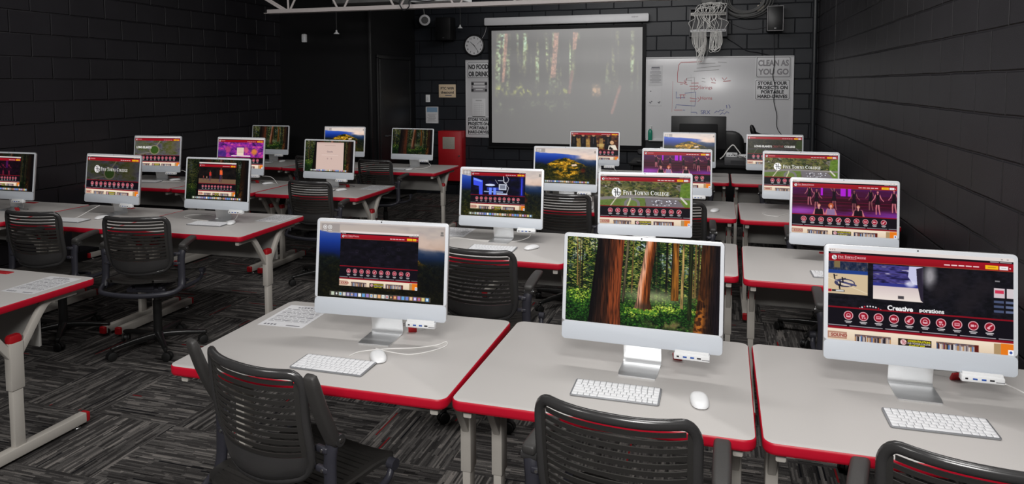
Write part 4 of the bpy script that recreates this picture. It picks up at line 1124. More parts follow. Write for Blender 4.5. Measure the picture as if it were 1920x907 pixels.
kbs = [(-1.299, 2.165, .0, True, 'in front of the dusky hill computer, right of the flipped-arm chair'), (-.305, 2.222, .0, True, 'in front of the bright forest computer'), (.631, 2.272, .01, True, 'in front of the basketball page computer, bottom right'),
 (-1.30, 4.005, .02, False, 'mostly hidden behind the second-row chair, left of a mouse'), (.615, 3.915, .03, False, 'half hidden by the largest computer'), (-4.575, 4.010, .03, False, 'on the left block table below the dim college title'),
 (-3.485, 4.170, .03, False, 'below the runners page computer'), (-5.62, 5.845, .1, False, 'below the computer beside the left wall'), (-5.55, 7.64, .0, False, 'below the leftmost far forest computer'), (-3.62, 7.475, .0, False, 'below the far forest computer by the red cabinet'), (-3.58, 5.78, .0, False, 'hidden behind the chair at the search page computer')]
pk = {}
for x, y, r, dt, lb in kbs:
    lb = 'slim white keyboard ' + lb
    if dt not in pk: pk[dt] = make_keyboard(lb, dt); pk[dt].location = (x, y, ZT); pk[dt].rotation_euler = (0, 0, r)
    else: dup(pk[dt], (x, y, ZT), r, lb)

# ---------------------------------------------------------------- mice
def make_mouse(label):
    m = thing('mouse', (0, 0, 0), 0, label, 'mouse', 'white computer mice')
    rings = []
    for t in range(0, 9):
        a = PI/2*t/8; k = math.cos(a)**.55 if t < 8 else .02; z = .005+.0165*math.sin(a)
        rings.append([(.0288*k*math.copysign(abs(math.cos(b))**.75, math.cos(b)), .0565*k*math.copysign(abs(math.sin(b))**.8, math.sin(b)), z*(1-.10*(math.sin(b)*k)**2)) for b in [2*PI*i/28 for i in range(28)]])
    MB().loft([[(x*.93, y*.95, .0035) for x, y, z in rings[0]]]+rings).build('shell', 'white', m, ang=60)
    MB().loft([[(x*.80, y*.85, z) for x, y, _ in rings[0]] for z in (.0, .0036)]).build('base', 'key_base', m)
    return m
mice = [(-1.178, 2.272, .6, 'beside the keyboard of the dusky hill computer'), (-.045, 2.228, .12, 'right of the forest computer keyboard'), (-1.075, 4.076, -.5, 'on the second-row table right of the chair back'),
 (-.021, 5.658, -.3, 'on the third-row table beside a chair, near the middle seam'), (-.976, 5.517, .1, 'on the third-row table right of the raised chair arm'), (-4.421, 4.150, .0, 'peeking out between two left-block chairs'),
 (-3.345, 4.235, .5, 'right of the keyboard below the runners page'), (-5.422, 6.010, -.5, 'on the left wall table, third row'), (-4.315, 6.028, -.6, 'below the purple party computer'), (-3.386, 5.845, -.6, 'right of the chair at the search page computer'),
 (-5.379, 7.827, .0, 'below the leftmost far forest computer'), (-3.432, 7.453, -.2, 'below the far forest computer by the red cabinet')]
m0 = None
for x, y, r, lb in mice:
    lb = 'white mouse ' + lb
    if m0 is None: m0 = make_mouse(lb); m0.location = (x, y, ZT); m0.rotation_euler = (0, 0, r)
    else: dup(m0, (x, y, ZT), r, lb)

# ---------------------------------------------------------------- cables lying on the tables
def cable(pts, label, r=.0021, n=8, mat='cable', z=ZT, name='charging_cable', grp='loose white cables on the tables', cat='cable'):
    p = [(q[0], q[1], (z+r) if len(q) < 3 else q[2]) for q in pts]
    return tag(MB().tube(spline(p, n), r, 7).build(name, mat), label, cat, grp)
cable([(-1.29, 2.262), (-1.27, 2.31), (-1.19, 2.36), (-1.09, 2.40), (-1.02, 2.45), (-1.00, 2.49), (-.985, 2.45), (-1.02, 2.385), (-1.08, 2.335), (-1.15, 2.335), (-1.20, 2.345), (-1.23, 2.355)], 'white cable looping from the front left keyboard past the mouse')
cable([(.86, 2.46, ZT+.07), (.93, 2.50, ZT+.03), (.99, 2.42), (1.06, 2.28), (1.14, 2.20)], 'white cable running down at the right photo edge by the largest computer')
cable([(-1.11, 4.20, ZT+.072), (-1.14, 4.24, ZT+.03), (-1.22, 4.235), (-1.32, 4.22), (-1.42, 4.185), (-1.52, 4.21), (-1.62, 4.23), (-1.68, 4.17)], 'white cable from the blue studio computer hub round its stand')
cable([(-4.53, 4.24, ZT+.078), (-4.58, 4.20, ZT+.045), (-4.62, 4.12), (-4.62, 4.04), (-4.60, 3.99)], 'white cable dropping left of the stand of the dim title computer')
cable([(-3.30, 4.26, ZT+.072), (-3.35, 4.28, ZT+.02), (-3.44, 4.29), (-3.56, 4.27), (-3.70, 4.29), (-3.82, 4.33), (-3.88, 4.40), (-3.80, 4.47), (-3.68, 4.47)], 'white cable looped on the table left of the runners page computer stand')
cable([(-5.50, 4.18, ZT+.085), (-5.55, 4.15, ZT+.05), (-5.62, 4.10), (-5.70, 4.06)], 'white cable beside the stand at the left photo edge')
cable([(-5.38, 5.96, ZT+.085), (-5.32, 6.0, ZT+.11), (-5.27, 6.03, ZT+.06), (-5.28, 5.99), (-5.35, 5.94), (-5.48, 5.90), (-5.55, 5.86)], 'white cable curling beside the computer at the left wall')
cable([(-4.36, 6.00, ZT+.085), (-4.27, 6.03, ZT+.07), (-4.22, 6.05), (-4.27, 6.06), (-4.33, 6.05)], 'white cable from the purple party computer to its mouse')
cable([(.36, 5.72), (.33, 5.66), (.36, 5.58), (.43, 5.56), (.47, 5.62), (.52, 5.70)], 'white cable loop left of the dancers computer by the right wall')
cable([(-1.03, 5.76, ZT+.07), (-1.0, 5.74, ZT+.04), (-1.02, 5.68), (-1.05, 5.62)], 'white cable below the row three golden hill computer hub')
cable([(-1.10, 7.67, ZT+.075), (-1.05, 7.62, ZT+.03), (-1.0, 7.55), (-.97, 7.45)], 'white cable below the dark suits and gold computer hub')
cable([(-3.30, 7.69, ZT+.07), (-3.26, 7.68, ZT+.03), (-3.33, 7.62), (-3.40, 7.55)], 'white cable by the far forest computer next to the red cabinet')

# ---------------------------------------------------------------- paper sheets
def sheet(x, y, w, d, r, label, seed):
    q = random.Random(seed)
    t = thing('paper_sheet', (x, y, ZT), r, label, 'paper', 'printed sheets on the tables')
    MB().box((0, 0, .0006), (w, d, .0006)).build('page', 'paper', t, smooth=False)
    b = MB(); z = .00095
    def bar(x0, x1, yy, h): b.add([(x0, yy, z), (x1, yy, z), (x1, yy+h, z), (x0, yy+h, z)], [(0, 1, 2, 3)])
    for k in range(7): bar(-.05+.015*k, -.04+.015*k, d/2-.035, .013)
    bar(-.03, .035, d/2-.016, .004)
    b.build('heading', 'print', t, smooth=False); b = MB()
    for k in range(14):
        yy = d/2-.055-k*(d-.10)/14
        xx = -w/2+.015
        while xx < w/2-.02:
            l = q.uniform(.012, .04); bar(xx, min(xx+l, w/2-.015), yy, .003 if k % 4 else .006); xx += l+.006
    b.build('body_text', 'print', t, smooth=False); b = MB()
    for k in range(4): bar(-w/2+.02+k*.015, -w/2+.03+k*.015, -d/2+.012, .014)
    bar(.02, w/2-.02, -d/2+.012, .008)
    b.build('footer', 'print', t, smooth=False)
sheet(-1.735, 2.600, .205, .265, .05, 'printed sheet on the front-row table, left of the dusky hill computer', 1)
sheet(-3.235, 2.668, .20, .275, .02, 'printed sheet on the table cut by the left photo edge', 2)
sheet(-1.690, 4.400, .20, .275, .03, 'printed sheet left of the blue studio computer', 3)
sheet(-3.140, 4.495, .20, .265, .0, 'printed sheet on the aisle table right of the runners page computer', 4)
sheet(-3.160, 6.090, .20, .265, .0, 'printed sheet on the aisle table right of the search page computer', 5)
# ---------------------------------------------------------------- slatted task chairs
def back_pt(u, t, off=0.0):
    """backrest surface: u -1..1 across, t 0..1 up; off = distance towards the sitter"""
    q = max(0.0, 1-t/.34)
    hw = .207*(1-.13*q*q)+.004*t
    z = .578+.337*t-.022*(1-u*u)*max(0.0, 1-t*2.2)
    y = -.150-.050*t-.012*math.sin(t*PI) - .062*(1-abs(u)**2.4)
    return Vector((u*hw, y+off, z))

def make_chair(label, up):
    t = thing('task_chair', (0, 0, 0), 0, label, 'chair', 'black slatted task chairs')
    # backrest: rounded frame, glossy lower lip and thin slats
    fr = MB(); loop = []
    pr = [(x*(1 if y > 0 else 1), y) for x, y in rrect(2.0, 1.0, .17, 6)]
    # rounded corners: tighter at the bottom
    for x, y in pr: loop.append(back_pt(x, y+.5))
    dense = []
    for i in range(len(loop)):
        a, b = pr[i], pr[(i+1) % len(pr)]
        n = max(1, int(math.hypot((b[0]-a[0])*.23, (b[1]-a[1])*.35)/.03))
        for k in range(n):
            u, v = a[0]+(b[0]-a[0])*k/n, a[1]+(b[1]-a[1])*k/n
            dense.append(back_pt(u, v+.5))
    fr.tube(dense, .0155, 10, ry=.0125, closed=True, up=(0, 1, 0))
    bf = fr.build('back_frame', 'plastic_gloss', t, ang=80)
    sl = MB(); ns = 12; t0, t1 = .215, .955; pitch = (t1-t0)/ns
    def strip(ta, tb, um, thick, n=14, tilt=0.0):
        rings = []
        for i in range(n+1):
            u = -um+2*um*i/n
            a = back_pt(u, ta, tilt); b = back_pt(u, tb, -tilt)
            rings.append([tuple(a+Vector((0, -thick/2, 0))), tuple(b+Vector((0, -thick/2, 0))), tuple(b+Vector((0, thick/2, 0))), tuple(a+Vector((0, thick/2, 0)))])
        sl.loft(rings)
    for k in range(ns):
        um = .95 if k < ns-1 else .88
        strip(t0+k*pitch+.004, t0+(k+1)*pitch-.0180, um, .0045, tilt=.001)
    for s in (-1, 1):         # side stiles carrying the slats
        rings = []
        for i in range(15):
            tt = .05+.87*i/14
            a = back_pt(s*.895, tt); b = back_pt(s*.99, tt)
            rings.append([tuple(a+Vector((0, -.003, 0))), tuple(b+Vector((0, -.005, 0))), tuple(b+Vector((0, .006, 0))), tuple(a+Vector((0, .003, 0)))])
        sl.loft(rings)
    sl.build('backrest', 'plastic', t, ang=30)
    lp = MB(); rings = []
    for i in range(19):
        u = -.97+1.94*i/18; sec = []
        for tt, o in ((.215, -.004), (.14, -.011), (.06, -.016), (-.005, -.010), (-.012, .002), (.06, .005), (.14, .004), (.215, .004)):
            sec.append(tuple(back_pt(u, tt, o)))
        rings.append(sec)
    lp.loft(rings); lp.build('lower_lip', 'plastic_gloss', t, ang=60)
    # seat: curved slats on a rim
    def seat_pt(u, v):
        x = u*.225*(1-.32*max(0.0, (.24-v)/.24)**2-.10*max(0.0, (v-.88)/.12)**2); y = -.268+.478*v
        z = .505+.016*abs(u)**2.2-.012*math.sin(v*PI)-.030*max(0, v-.72)**1.6/.13+.012*max(0, .15-v)/.15
        return Vector((x, y, z))
    se = MB()
    nS = 16
    for k in range(nS):
        va, vb = .05+.80*k/nS+.005, .05+.80*(k+1)/nS-.007
        rings = []
        for i in range(13):
            u = -.86+1.72*i/12; bow = .035*(1-u*u)
            a, b = seat_pt(u, va+bow), seat_pt(u, vb+bow)
            rings.append([tuple(a-Vector((0, 0, .007))), tuple(b-Vector((0, 0, .007))), tuple(b), tuple(a)])
        se.loft(rings)
    for v0, v1, bw in ((.0, .052, 1), (.852, 1.0, 0)):
        rings = []
        for i in range(15):
            u = -.93+1.86*i/14; bow = .035*(1-u*u)
            a = seat_pt(u, v0+(0 if bw else bow)); b = seat_pt(u, v1+(bow if bw else 0)); m = seat_pt(u, (v0+v1)/2+bow/2)
            rings.append([tuple(a-Vector((0, 0, .012))), tuple(b-Vector((0, 0, .012))), tuple(b), tuple(m), tuple(a)])
        se.loft(rings)
    for s in (-1, 1):
        rings = []
        for i in range(15):
            v = .0+1.0*i/14; w0 = .84; w1 = 1.0 if .06 < v < .95 else .95
            a, b = seat_pt(s*w0, v), seat_pt(s*w1, v)
            q = [tuple(a-Vector((0, 0, .01))), tuple(b-Vector((0, 0, .016))), tuple(b-Vector((0, 0, .004))), tuple(seat_pt(s*(w1-.03), v)+Vector((0, 0, .001))), tuple(a)]
            rings.append(q if s > 0 else q[::-1])
        se.loft(rings)
    se.build('seat', 'plastic', t, ang=35)
    # tubular frame: hoop below the seat, uprights, side rails
    uf = MB()
    uf.tube(spline([(-.258, -.120, .485), (-.256, -.185, .452), (-.20, -.250, .438), (0, -.278, .430), (.20, -.250, .438), (.256, -.185, .452), (.258, -.120, .485)], 6), .015, 10, ry=.017)
    for s in (-1, 1):
        uf.tube(spline([(s*.255, -.15, .452), (s*.252, -.02, .442), (s*.246, .08, .440), (s*.242, .130, .452), (s*.238, .150, .480)], 5), .0125, 8)
        uf.cyl((s*.226, .152, .487), (s*.254, .152, .487), .019)
    uf.build('under_frame', 'frame_paint', t, ang=60)
    for s in (-1, 1):
        ap = MB()
        ap.tube(spline([(s*.255, -.155, .46), (s*.254, -.142, .52), (s*.252, -.140, .62), (s*.256, -.138, .67), (s*.262, -.130, .702)], 6), .0145, 10, ry=.024, up=(1, 0, 0))
        ap.box((s*.230, -.148, .672), (.05, .018, .020), .005); ap.box((s*.230, -.148, .61), (.05, .018, .020), .005)
        po = ap.build('arm_post', 'frame_paint', t, ang=60)
        MB().cyl((s*.240, -.128, .704), (s*.288, -.128, .704), .0185).build('pivot', 'plastic_gloss', po)
        for z in (.672, .61): MB().cyl((s*.236, -.156, z), (s*.236, -.160, z), .005).build('bolt', 'steel', po)
        MB().cyl((s*.287, -.128, .704), (s*.290, -.128, .704), .007).build('bolt', 'steel', po)
        A = Matrix.Translation((s*.262, -.128, .712)) @ Matrix.Rotation(s*.10, 4, 'Z') @ Matrix.Rotation(math.radians(112 if up[(s+1)//2] else 4), 4, 'X')
        pd = MB(); rings = []
        for v, w, h in ((-.022, .016, .010), (-.018, .021, .014), (0, .0245, .0165), (.06, .0255, .017), (.14, .0245, .016), (.21, .0235, .0145), (.238, .021, .012), (.246, .014, .007)):
            rings.append([(a, v, b+.012+.006*math.sin(max(0, v)/.24*PI)) for a, b in rrect(2*w, 2*h, min(w, h)*.75, 4)])
        pd.loft(rings, A); pd.build('armrest', 'pad', t, ang=60)
    # mechanism, column, five-star base on twin casters
    mc = MB(); mc.box((0, -.02, .455), (.13, .25, .05), .012); mc.box((0, -.115, .422), (.26, .030, .030), .010); mc.cyl((-.20, .04, .45), (.20, .04, .45), .010)
    for s in (-1, 1): mc.box((s*.10, -.05, .438), (.028, .17, .022), .006)
    mc.build('mechanism', 'frame_paint', t)
    MB().lathe([(.001, .055), (.034, .06), (.034, .10), (.0275, .105), (.0275, .32), (.020, .325), (.020, .435), (.001, .436)], 18).build('gas_column', 'base_black', t)
    for k in range(5):
        a = 2*PI*k/5+.35; T = Matrix.Rotation(a, 4, 'Z')
        lg = MB(); rings = []
        for r_, w, h, z in ((.02, .030, .024, .088), (.08, .024, .020, .090), (.18, .018, .016, .086), (.27, .014, .012, .078), (.296, .013, .011, .075), (.303, .008, .007, .074)):
            rings.append([(r_, b*w/.5, z+c*h/.5) for b, c in rrect(1, 1, .3, 3)])
        lg.loft(rings, T); lg.build('base_leg', 'base_black', t, ang=50)
        cm = T @ Matrix.Translation((.287, 0, 0)) @ Matrix.Rotation(.9*k+.4, 4, 'Z')
        ca = MB(); ca.tube([(0, 0, .075), (0, 0, .045)], .007, 8, mat=cm)
        ca.loft([[(-.012+.030*math.cos(q), y, .030+.030*math.sin(q)) for q in [PI*i/8 for i in range(9)]] for y in (-.008, .008)], cm)
        c_ = ca.build('caster', 'base_black', t, ang=50)
        wh = MB()
        for y0 in (-.024, .010):
            wh.loft([[(-.012+.0285*k_*math.cos(q), y, .0285+.0285*k_*math.sin(q)) for q in [2*PI*i/18 for i in range(18)]] for k_, y in ((.85, y0), (1, y0+.002), (1, y0+.012), (.85, y0+.014))], cm)
        wh.build('wheel', 'rubber', c_, ang=50)
    return t

chairs = [  # x, y, rot(deg), arms up (left,right), label
 (-1.305, 2.00, -15, (1, 1), 'at the front-row left table, both its arms flipped up, bottom left'),
 (-0.225, 1.985, -6.5, (0, 0), 'seen from behind at the front-row forest computer, bottom centre'),
 (0.62, 1.965, -8, (0, 0), 'cut off in the bottom right corner of the photo'),
 (-1.165, 3.55, -4, (0, 0), 'at the blue studio computer, framed between two front-row screens'),
 (0.72, 3.64, 4, (0, 0), 'hidden behind the largest computer, only an arm and casters showing'),
 (-3.585, 3.775, 13, (0, 0), 'at the left block, its five-star base fully in view'),
 (-4.37, 3.75, 4, (0, 0), 'at the left photo edge, facing the dim college title computer'),
 (-3.37, 5.51, -3, (0, 0), 'at the search page computer, its back before the white stand'),
 (-1.12, 5.4, -3, (0, 1), 'behind the blue studio computer, its right arm flipped up'),
 (-0.28, 5.25, -4, (0, 0), 'half hidden by the white college title computer'),
 (0.72, 5.2, 4, (0, 0), 'under the third-row table at the right wall, only an arm showing'),
 (-3.6, 7.18, -6, (0, 0), 'at the left-block far aisle table, near the red cabinet'),
 (-4.51, 7.35, -4, (0, 0), 'half hidden left of the search page computer'),
 (-0.31, 7.2, -3, (0, 0), 'under the farthest middle table, behind the red-lit dancers computer'),
 (0.65, 7.22, 4, (0, 0), 'under the farthest table in the corner by the right wall'),
]
pc = {}
for x, y, r, upp, lb in chairs:
    lb = 'black slatted task chair ' + lb
    if upp not in pc: pc[upp] = make_chair(lb, upp); pc[upp].location = (x, y, 0); pc[upp].rotation_euler = (0, 0, math.radians(r))
    else: dup(pc[upp], (x, y, 0), math.radians(r), lb)

# ---------------------------------------------------------------- back wall: projection screen
def place(x, y, z): return Matrix.Translation((x, y, z))
YW = YB
ps = thing('projection_screen', (-2.22, YW, .80), 0, 'large pull-down projection screen, its washed-out forest picture made to glow', 'projection screen')
x0 = -2.22
MB().plate(2.475, .118, .022, -.05, .05, .010, mat=place(0, -.075, 2.690-.80) @ Matrix.Rotation(PI/2, 4, 'X')).build('casing', 'case', ps)
mk = MB()
for k in range(6): mk.box((1.00+.016*k, -.126, 2.70-.80), (.010, .001, .016 if k in (1, 2) else .012))
mk.build('maker_mark', 'ink_grey', ps, smooth=False)
MB().box((0, -.045, 1.685-.80), (2.39, .004, 1.83), .001).build('black_border', 'black_matte', ps)
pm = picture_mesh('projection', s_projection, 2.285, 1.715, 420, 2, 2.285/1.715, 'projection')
po = bpy.data.objects.new('emissive_picture', pm); COL.objects.link(po); po.parent = ps; po.location = (.0, -.0485, .842-.80)
MB().cyl((-1.21, -.05, -.03), (1.21, -.05, -.03), .016).build('bottom_bar', 'black_matte', ps)

# ---------------------------------------------------------------- whiteboard on the right with drawings, signs and flyers
wb = thing('whiteboard', (-.03, YW, .935), 0, 'wide whiteboard with red and blue marker drawings, right of the projection screen', 'whiteboard')
WW, WH = 1.985, 1.178
MB().box((0, -.012, WH/2), (WW, .02, WH), .002).build('panel', 'board', wb)
f = MB()
for zz in (0, WH): f.box((0, -.016, zz), (WW+.02, .03, .022), .003)
for xx in (-WW/2, WW/2): f.box((xx, -.016, WH/2), (.022, .03, WH), .003)
f.build('frame', 'case', wb)
MB().box((0, -.05, -.012), (WW-.1, .075, .012), .003).build('marker_tray', 'case', wb)
# pixel -> board coordinates (measured on the photograph, then fixed on the board)
def bx(u): return -WW/2 + (u-1213.)/(1486.-1213.)*WW
def bz(v): return WH - (v-108.)/(264.-108.)*WH
def stroke(mb, pts, r=.004):
    mb.tube([(bx(u), -.0235, bz(v)) for u, v in pts], r, 4, ry=.0008, up=(0, 1, 0))
red, blu, gry = MB(), MB(), MB()
stroke(red, [(1320, 116), (1280, 117), (1276, 122), (1274, 138), (1274, 154), (1289, 156)])
stroke(red, [(1292, 147), (1288, 158), (1293, 159)]); stroke(red, [(1279, 158), (1284, 158)]); stroke(red, [(1289, 150), (1286, 152), (1292, 156)])
stroke(red, [(1300, 156), (1314, 156)]); stroke(red, [(1297, 162), (1312, 162)]); stroke(red, [(1299, 167), (1311, 167)]); stroke(red, [(1311, 160), (1315, 164), (1310, 168)])
stroke(red, [(1278, 178), (1290, 178)]); stroke(red, [(1298, 184), (1312, 186)]); stroke(red, [(1298, 190), (1310, 190)]); stroke(red, [(1313, 183), (1317, 187), (1313, 191)])
stroke(red, [(1268, 207), (1284, 207)]); stroke(red, [(1281, 178), (1280, 186)]); stroke(red, [(1286, 178), (1287, 185)])
stroke(red, [(1337, 146), (1340, 152), (1343, 146), (1346, 152)]); stroke(red, [(1338, 155), (1346, 156)]); stroke(red, [(1358, 146), (1362, 151), (1367, 146)]); stroke(red, [(1360, 153), (1374, 152)])
stroke(red, [(1265, 152), (1264, 210)], .0015)
stroke(blu, [(1272, 172), (1272, 184), (1289, 183)]); stroke(blu, [(1288, 175), (1309, 173), (1308, 199), (1272, 197), (1271, 204)]); stroke(blu, [(1300, 211), (1311, 211), (1312, 214)]); stroke(blu, [(1285, 207), (1289, 207)])
stroke(blu, [(1345, 212), (1349, 208), (1352, 210), (1356, 206), (1360, 208), (1363, 205)]); stroke(blu, [(1367, 197), (1368, 203)]); stroke(blu, [(1371, 196), (1374, 201), (1372, 203)]); stroke(blu, [(1355, 215), (1360, 211), (1363, 214), (1368, 209), (1372, 212)])
stroke(gry, [(1289, 156), (1291, 147), (1306, 145), (1307, 172)]); stroke(gry, [(1292, 150), (1302, 152)]); stroke(gry, [(1314, 120), (1345, 119)]); stroke(gry, [(1310, 128), (1355, 124)]); stroke(gry, [(1305, 134), (1352, 131)]); stroke(gry, [(1350, 117), (1366, 118)]); stroke(gry, [(1320, 147), (1326, 148)]); stroke(gry, [(1320, 153), (1327, 154)])
stroke(gry, [(1300, 140), (1301, 217)], .0012)
rd = red.build('red_drawing', 'ink_red', wb, smooth=False); bd = blu.build('blue_drawing', 'ink_blue', wb, smooth=False); gry.build('grey_drawing', 'ink_faint', wb, smooth=False)
def wtext(lines, u, v, hpx, mat, par, wpx=None, gap=.3, bold=.0, name='handwriting', rot=0.0):
    h = hpx/156.*WH
    return lettering(lines, h, h*gap, mat, par, Matrix.Translation((bx(u), -.0245, bz(v)-h)) @ Matrix.Rotation(-rot, 4, 'Y'), width=(wpx/273.*WW if wpx else None), bold=bold, name=name)
wtext(['Strings'], 1328, 161, 6, 'ink_red', wb, 26); wtext(['Horns'], 1329, 181, 6, 'ink_red', wb, 24)
wtext(['SRX'], 1328, 207, 7, 'ink_blue', wb, 20)
def wall_sign(name, x, z, w, h, mat, label, cat, y=YW, th=.006, grp=None, r=.01):
    s_ = thing(name, (x, y, z), 0, label, cat, grp)
    MB().plate(w, h, r, 0, th, .001, mat=Matrix.Translation((0, 0, h/2)) @ Matrix.Rotation(PI/2, 4, 'X')).build('plate', mat, s_)
    return s_
def border(par, w, h, th, mat='ink_black', ins=.012, lw=.006, r=.02):
    o = rrect(w-2*ins, h-2*ins, r, 5); i = rrect(w-2*ins-2*lw, h-2*ins-2*lw, r-.004, 5)
    MB().loft([[(a, -th-.0007, b+h/2) for a, b in q] for q in (o, i)], cap=False).build('border', mat, par, smooth=False)
def slines(par, lines, h, top, gap, y, mat='ink_black', width=None, bold=.04, name='lettering', dx=0.0):
    return lettering(lines, h, gap, mat, par, Matrix.Translation((dx, y, top-h)), width=width, bold=bold, name=name)
YS = YW-.024
zb = .935
def sgn(name, u0, v0, u1, v1, mat, label, cat, y=YS, th=.003, r=.01, grp=None):
    w = bx(u1)-bx(u0); h = bz(v0)-bz(v1)
    o = wall_sign(name, -.03+(bx(u0)+bx(u1))/2, zb+bz(v1), w, h, mat, label, cat, y, th, grp, r); return o, w, h
o, w, h = sgn('wall_sign', 1419, 107.5, 1482.5, 147, 'sign', 'CLEAN AS YOU GO sign at the top right of the whiteboard', 'sign', grp='printed classroom signs')
border(o, w, h, .003); slines(o, ['CLEAN AS', 'YOU GO'], .075, h-.055, .045, -.0036, 'ink_grey', w*.86)
o, w, h = sgn('wall_sign', 1418, 149, 1482, 188, 'sign', 'STORE YOUR PROJECTS sign on the right whiteboard, under the clean sign', 'sign', grp='printed classroom signs')
border(o, w, h, .003); slines(o, ['STORE YOUR', 'PROJECTS ON', 'PORTABLE', 'HARD-DRIVES'], .043, h-.034, .018, -.0036, 'ink_black', w*.86)
o, w, h = sgn('flyer', 1218, 122, 1245, 160, 'paper', 'text flyer at the top left of the right whiteboard', 'flyer', r=.002, grp='flyers on the right whiteboard')
b = MB()
def flat(b, x, z, ww, hh, y=-.0036): b.add([(x-ww/2, y, z-hh/2), (x+ww/2, y, z-hh/2), (x+ww/2, y, z+hh/2), (x-ww/2, y, z+hh/2)], [(0, 1, 2, 3)])
for k in range(14): flat(b, 0, h-.08-.013*k, w*.8*(1 if k % 4 else .7), .004)
flat(b, 0, h-.03, w*.6, .015); flat(b, 0, h-.052, w*.66, .010); b.build('print', 'print', o, smooth=False)
o, w, h = sgn('flyer', 1217, 164, 1244, 199, 'paper', 'pale flyer with small symbols below the text flyer', 'flyer', r=.002, grp='flyers on the right whiteboard')
b = MB()
for q in ((-.06, .21), (-.07, .05), (-.045, .06), (.05, .05), (.07, .055), (-.06, .04), (.06, .04)): flat(b, q[0], q[1], .018, .014)
b.build('print', 'print', o, smooth=False)

# small bottle on the tray, cable hanging over the board
bt = thing('sanitizer_bottle', (bx(1222.5)-.03, YW-.058, zb-.006), 0, 'green bottle on the whiteboard tray', 'bottle')
MB().lathe([(.001, 0), (.030, .001), (.032, .006), (.032, .12), (.026, .145), (.012, .155), (.012, .165), (.001, .166)], 18).build('body', 'green', bt)
MB().lathe([(.001, .163), (.014, .164), (.014, .185), (.005, .187), (.005, .205), (.001, .206)], 12).box((.012, 0, .205), (.035, .012, .010), .003).build('pump', 'white', bt)
tag(MB().tube(spline([(.70, YW-.03, 2.47), (.71, YW-.045, 2.2), (.715, YW-.045, 2.0), (.70, YW-.045, 1.85), (.73, YW-.045, 1.7), (.72, YW-.045, 1.5), (.76, YW-.045, 1.32), (.765, YW-.045, 1.15), (.82, YW-.045, 1.05), (.90, YW-.045, .99)], 8), .005, 6).build('hanging_cable', 'port_dark'), 'thin black cable hanging in front of the right whiteboard signs', 'cable')

# ---------------------------------------------------------------- left whiteboard behind the screen
lb_ = thing('notice_board', (-3.25, YW, .925), 0, 'pale notice board partly hidden behind the left side of the projection screen', 'notice board')
MB().box((-.0, -.012, .59), (1.08, .02, 1.18), .002).build('panel', 'board', lb_)
f = MB()
for zz in (0, 1.18): f.box((0, -.014, zz), (1.1, .026, .022), .003)
for xx in (-.54, .54): f.box((xx, -.014, .59), (.022, .026, 1.18), .003)
f.build('frame', 'case', lb_)
XB0 = -3.79
def lsign(name, xc, z0, w, h, mat, label, cat, grp=None, r=.01): return wall_sign(name, xc, z0, w, h, mat, label, cat, YW-.023, .002, grp, r)
o = lsign('wall_sign', -3.592, 1.83, .365, .262, 'sign', 'NO FOOD OR DRINK sign left of the projection screen', 'sign', 'printed classroom signs')
border(o, .365, .262, .002); slines(o, ['NO FOOD', 'OR DRINK'], .068, .215, .042, -.0027, 'ink_black', .325, .045, dx=.005)
o = lsign('wall_sign', -3.592, .945, .365, .30, 'sign', 'STORE YOUR PROJECTS sign low on the left notice board', 'sign', 'printed classroom signs')
border(o, .365, .30, .002); slines(o, ['STORE YOUR', 'PROJECTS ON', 'PORTABLE', 'HARD-DRIVES'], .043, .270, .021, -.0027, 'ink_black', .33, .045)
o = lsign('flyer', -3.575, 1.62, .265, .165, 'ink_grey', 'dark grey flyer on the left notice board', 'flyer', 'flyers on the left notice board', .002)
b = MB(); flat(b, 0, .13, .17, .025, -.0026); flat(b, 0, .085, .20, .03, -.0026); flat(b, 0, .04, .12, .02, -.0026); b.build('print', 'sign', o, smooth=False)
b = MB()
for xx in (-.11, .11):
    for zz in (.03, .13): flat(b, xx, zz, .035, .04, -.0026)
b.build('emblem', 'ink_black', o, smooth=False)
o = lsign('flyer', -3.585, 1.235, .215, .285, 'sign', 'pale calendar sheet with a printed grid on the left notice board', 'flyer', 'flyers on the left notice board', .002)
b = MB()
for k in range(6): flat(b, -.075+.03*k, .12, .002, .18, -.0026)
for k in range(7): flat(b, 0, .03+.03*k, .152, .002, -.0026)
flat(b, 0, .255, .10, .016, -.0026); b.build('print', 'ink_faint', o, smooth=False)

# wall items left of the board
o = wall_sign('wall_sign', -4.115, 1.535, .285, .205, 'beige_sign', 'beige WiFi sign on the dark wall below the clock', 'sign', YW, .004, None, .003)
slines(o, ['FTC WiFi', 'thesound'], .040, .165, .024, -.0047, 'ink_black', .22, .03); MB().box((.02, -.0046, .033), (.11, .001, .016), .0003).build('small_print', 'print', o)
o = wall_sign('wall_notice', -4.375, 1.125, .205, .265, 'paper', 'small framed notice with a blue top, under the light switch', 'notice', YW, .008, None, .003)
MB().box((0, -.0086, .215), (.18, .001, .075)).build('blue_header', 'sky_print', o, smooth=False)
b = MB()
for k in range(7): flat(b, -.01*(k % 2), .145-.018*k, .15-.02*(k % 3), .006, -.0086)
b.build('print', 'ink_grey', o, smooth=False)
f = MB()
for q in ((0, .004, .215, .008), (0, .261, .215, .008)): f.box((q[0], -.006, q[1]), (q[2], .012, q[3]), .001)
for q in (-.103, .103): f.box((q, -.006, .1325), (.008, .012, .265), .001)
f.build('frame', 'case', o)
s_ = thing('light_switch', (-4.445, YW, 1.46), 0, 'small white light switch on the dark wall above the framed notice', 'light switch')
MB().plate(.075, .118, .006, 0, .006, .002, mat=Matrix.Translation((0, 0, .06)) @ Matrix.Rotation(PI/2, 4, 'X')).build('plate', 'white', s_)
MB().box((0, -.008, .06), (.026, .008, .06), .002).build('rocker', 'bezel', s_)

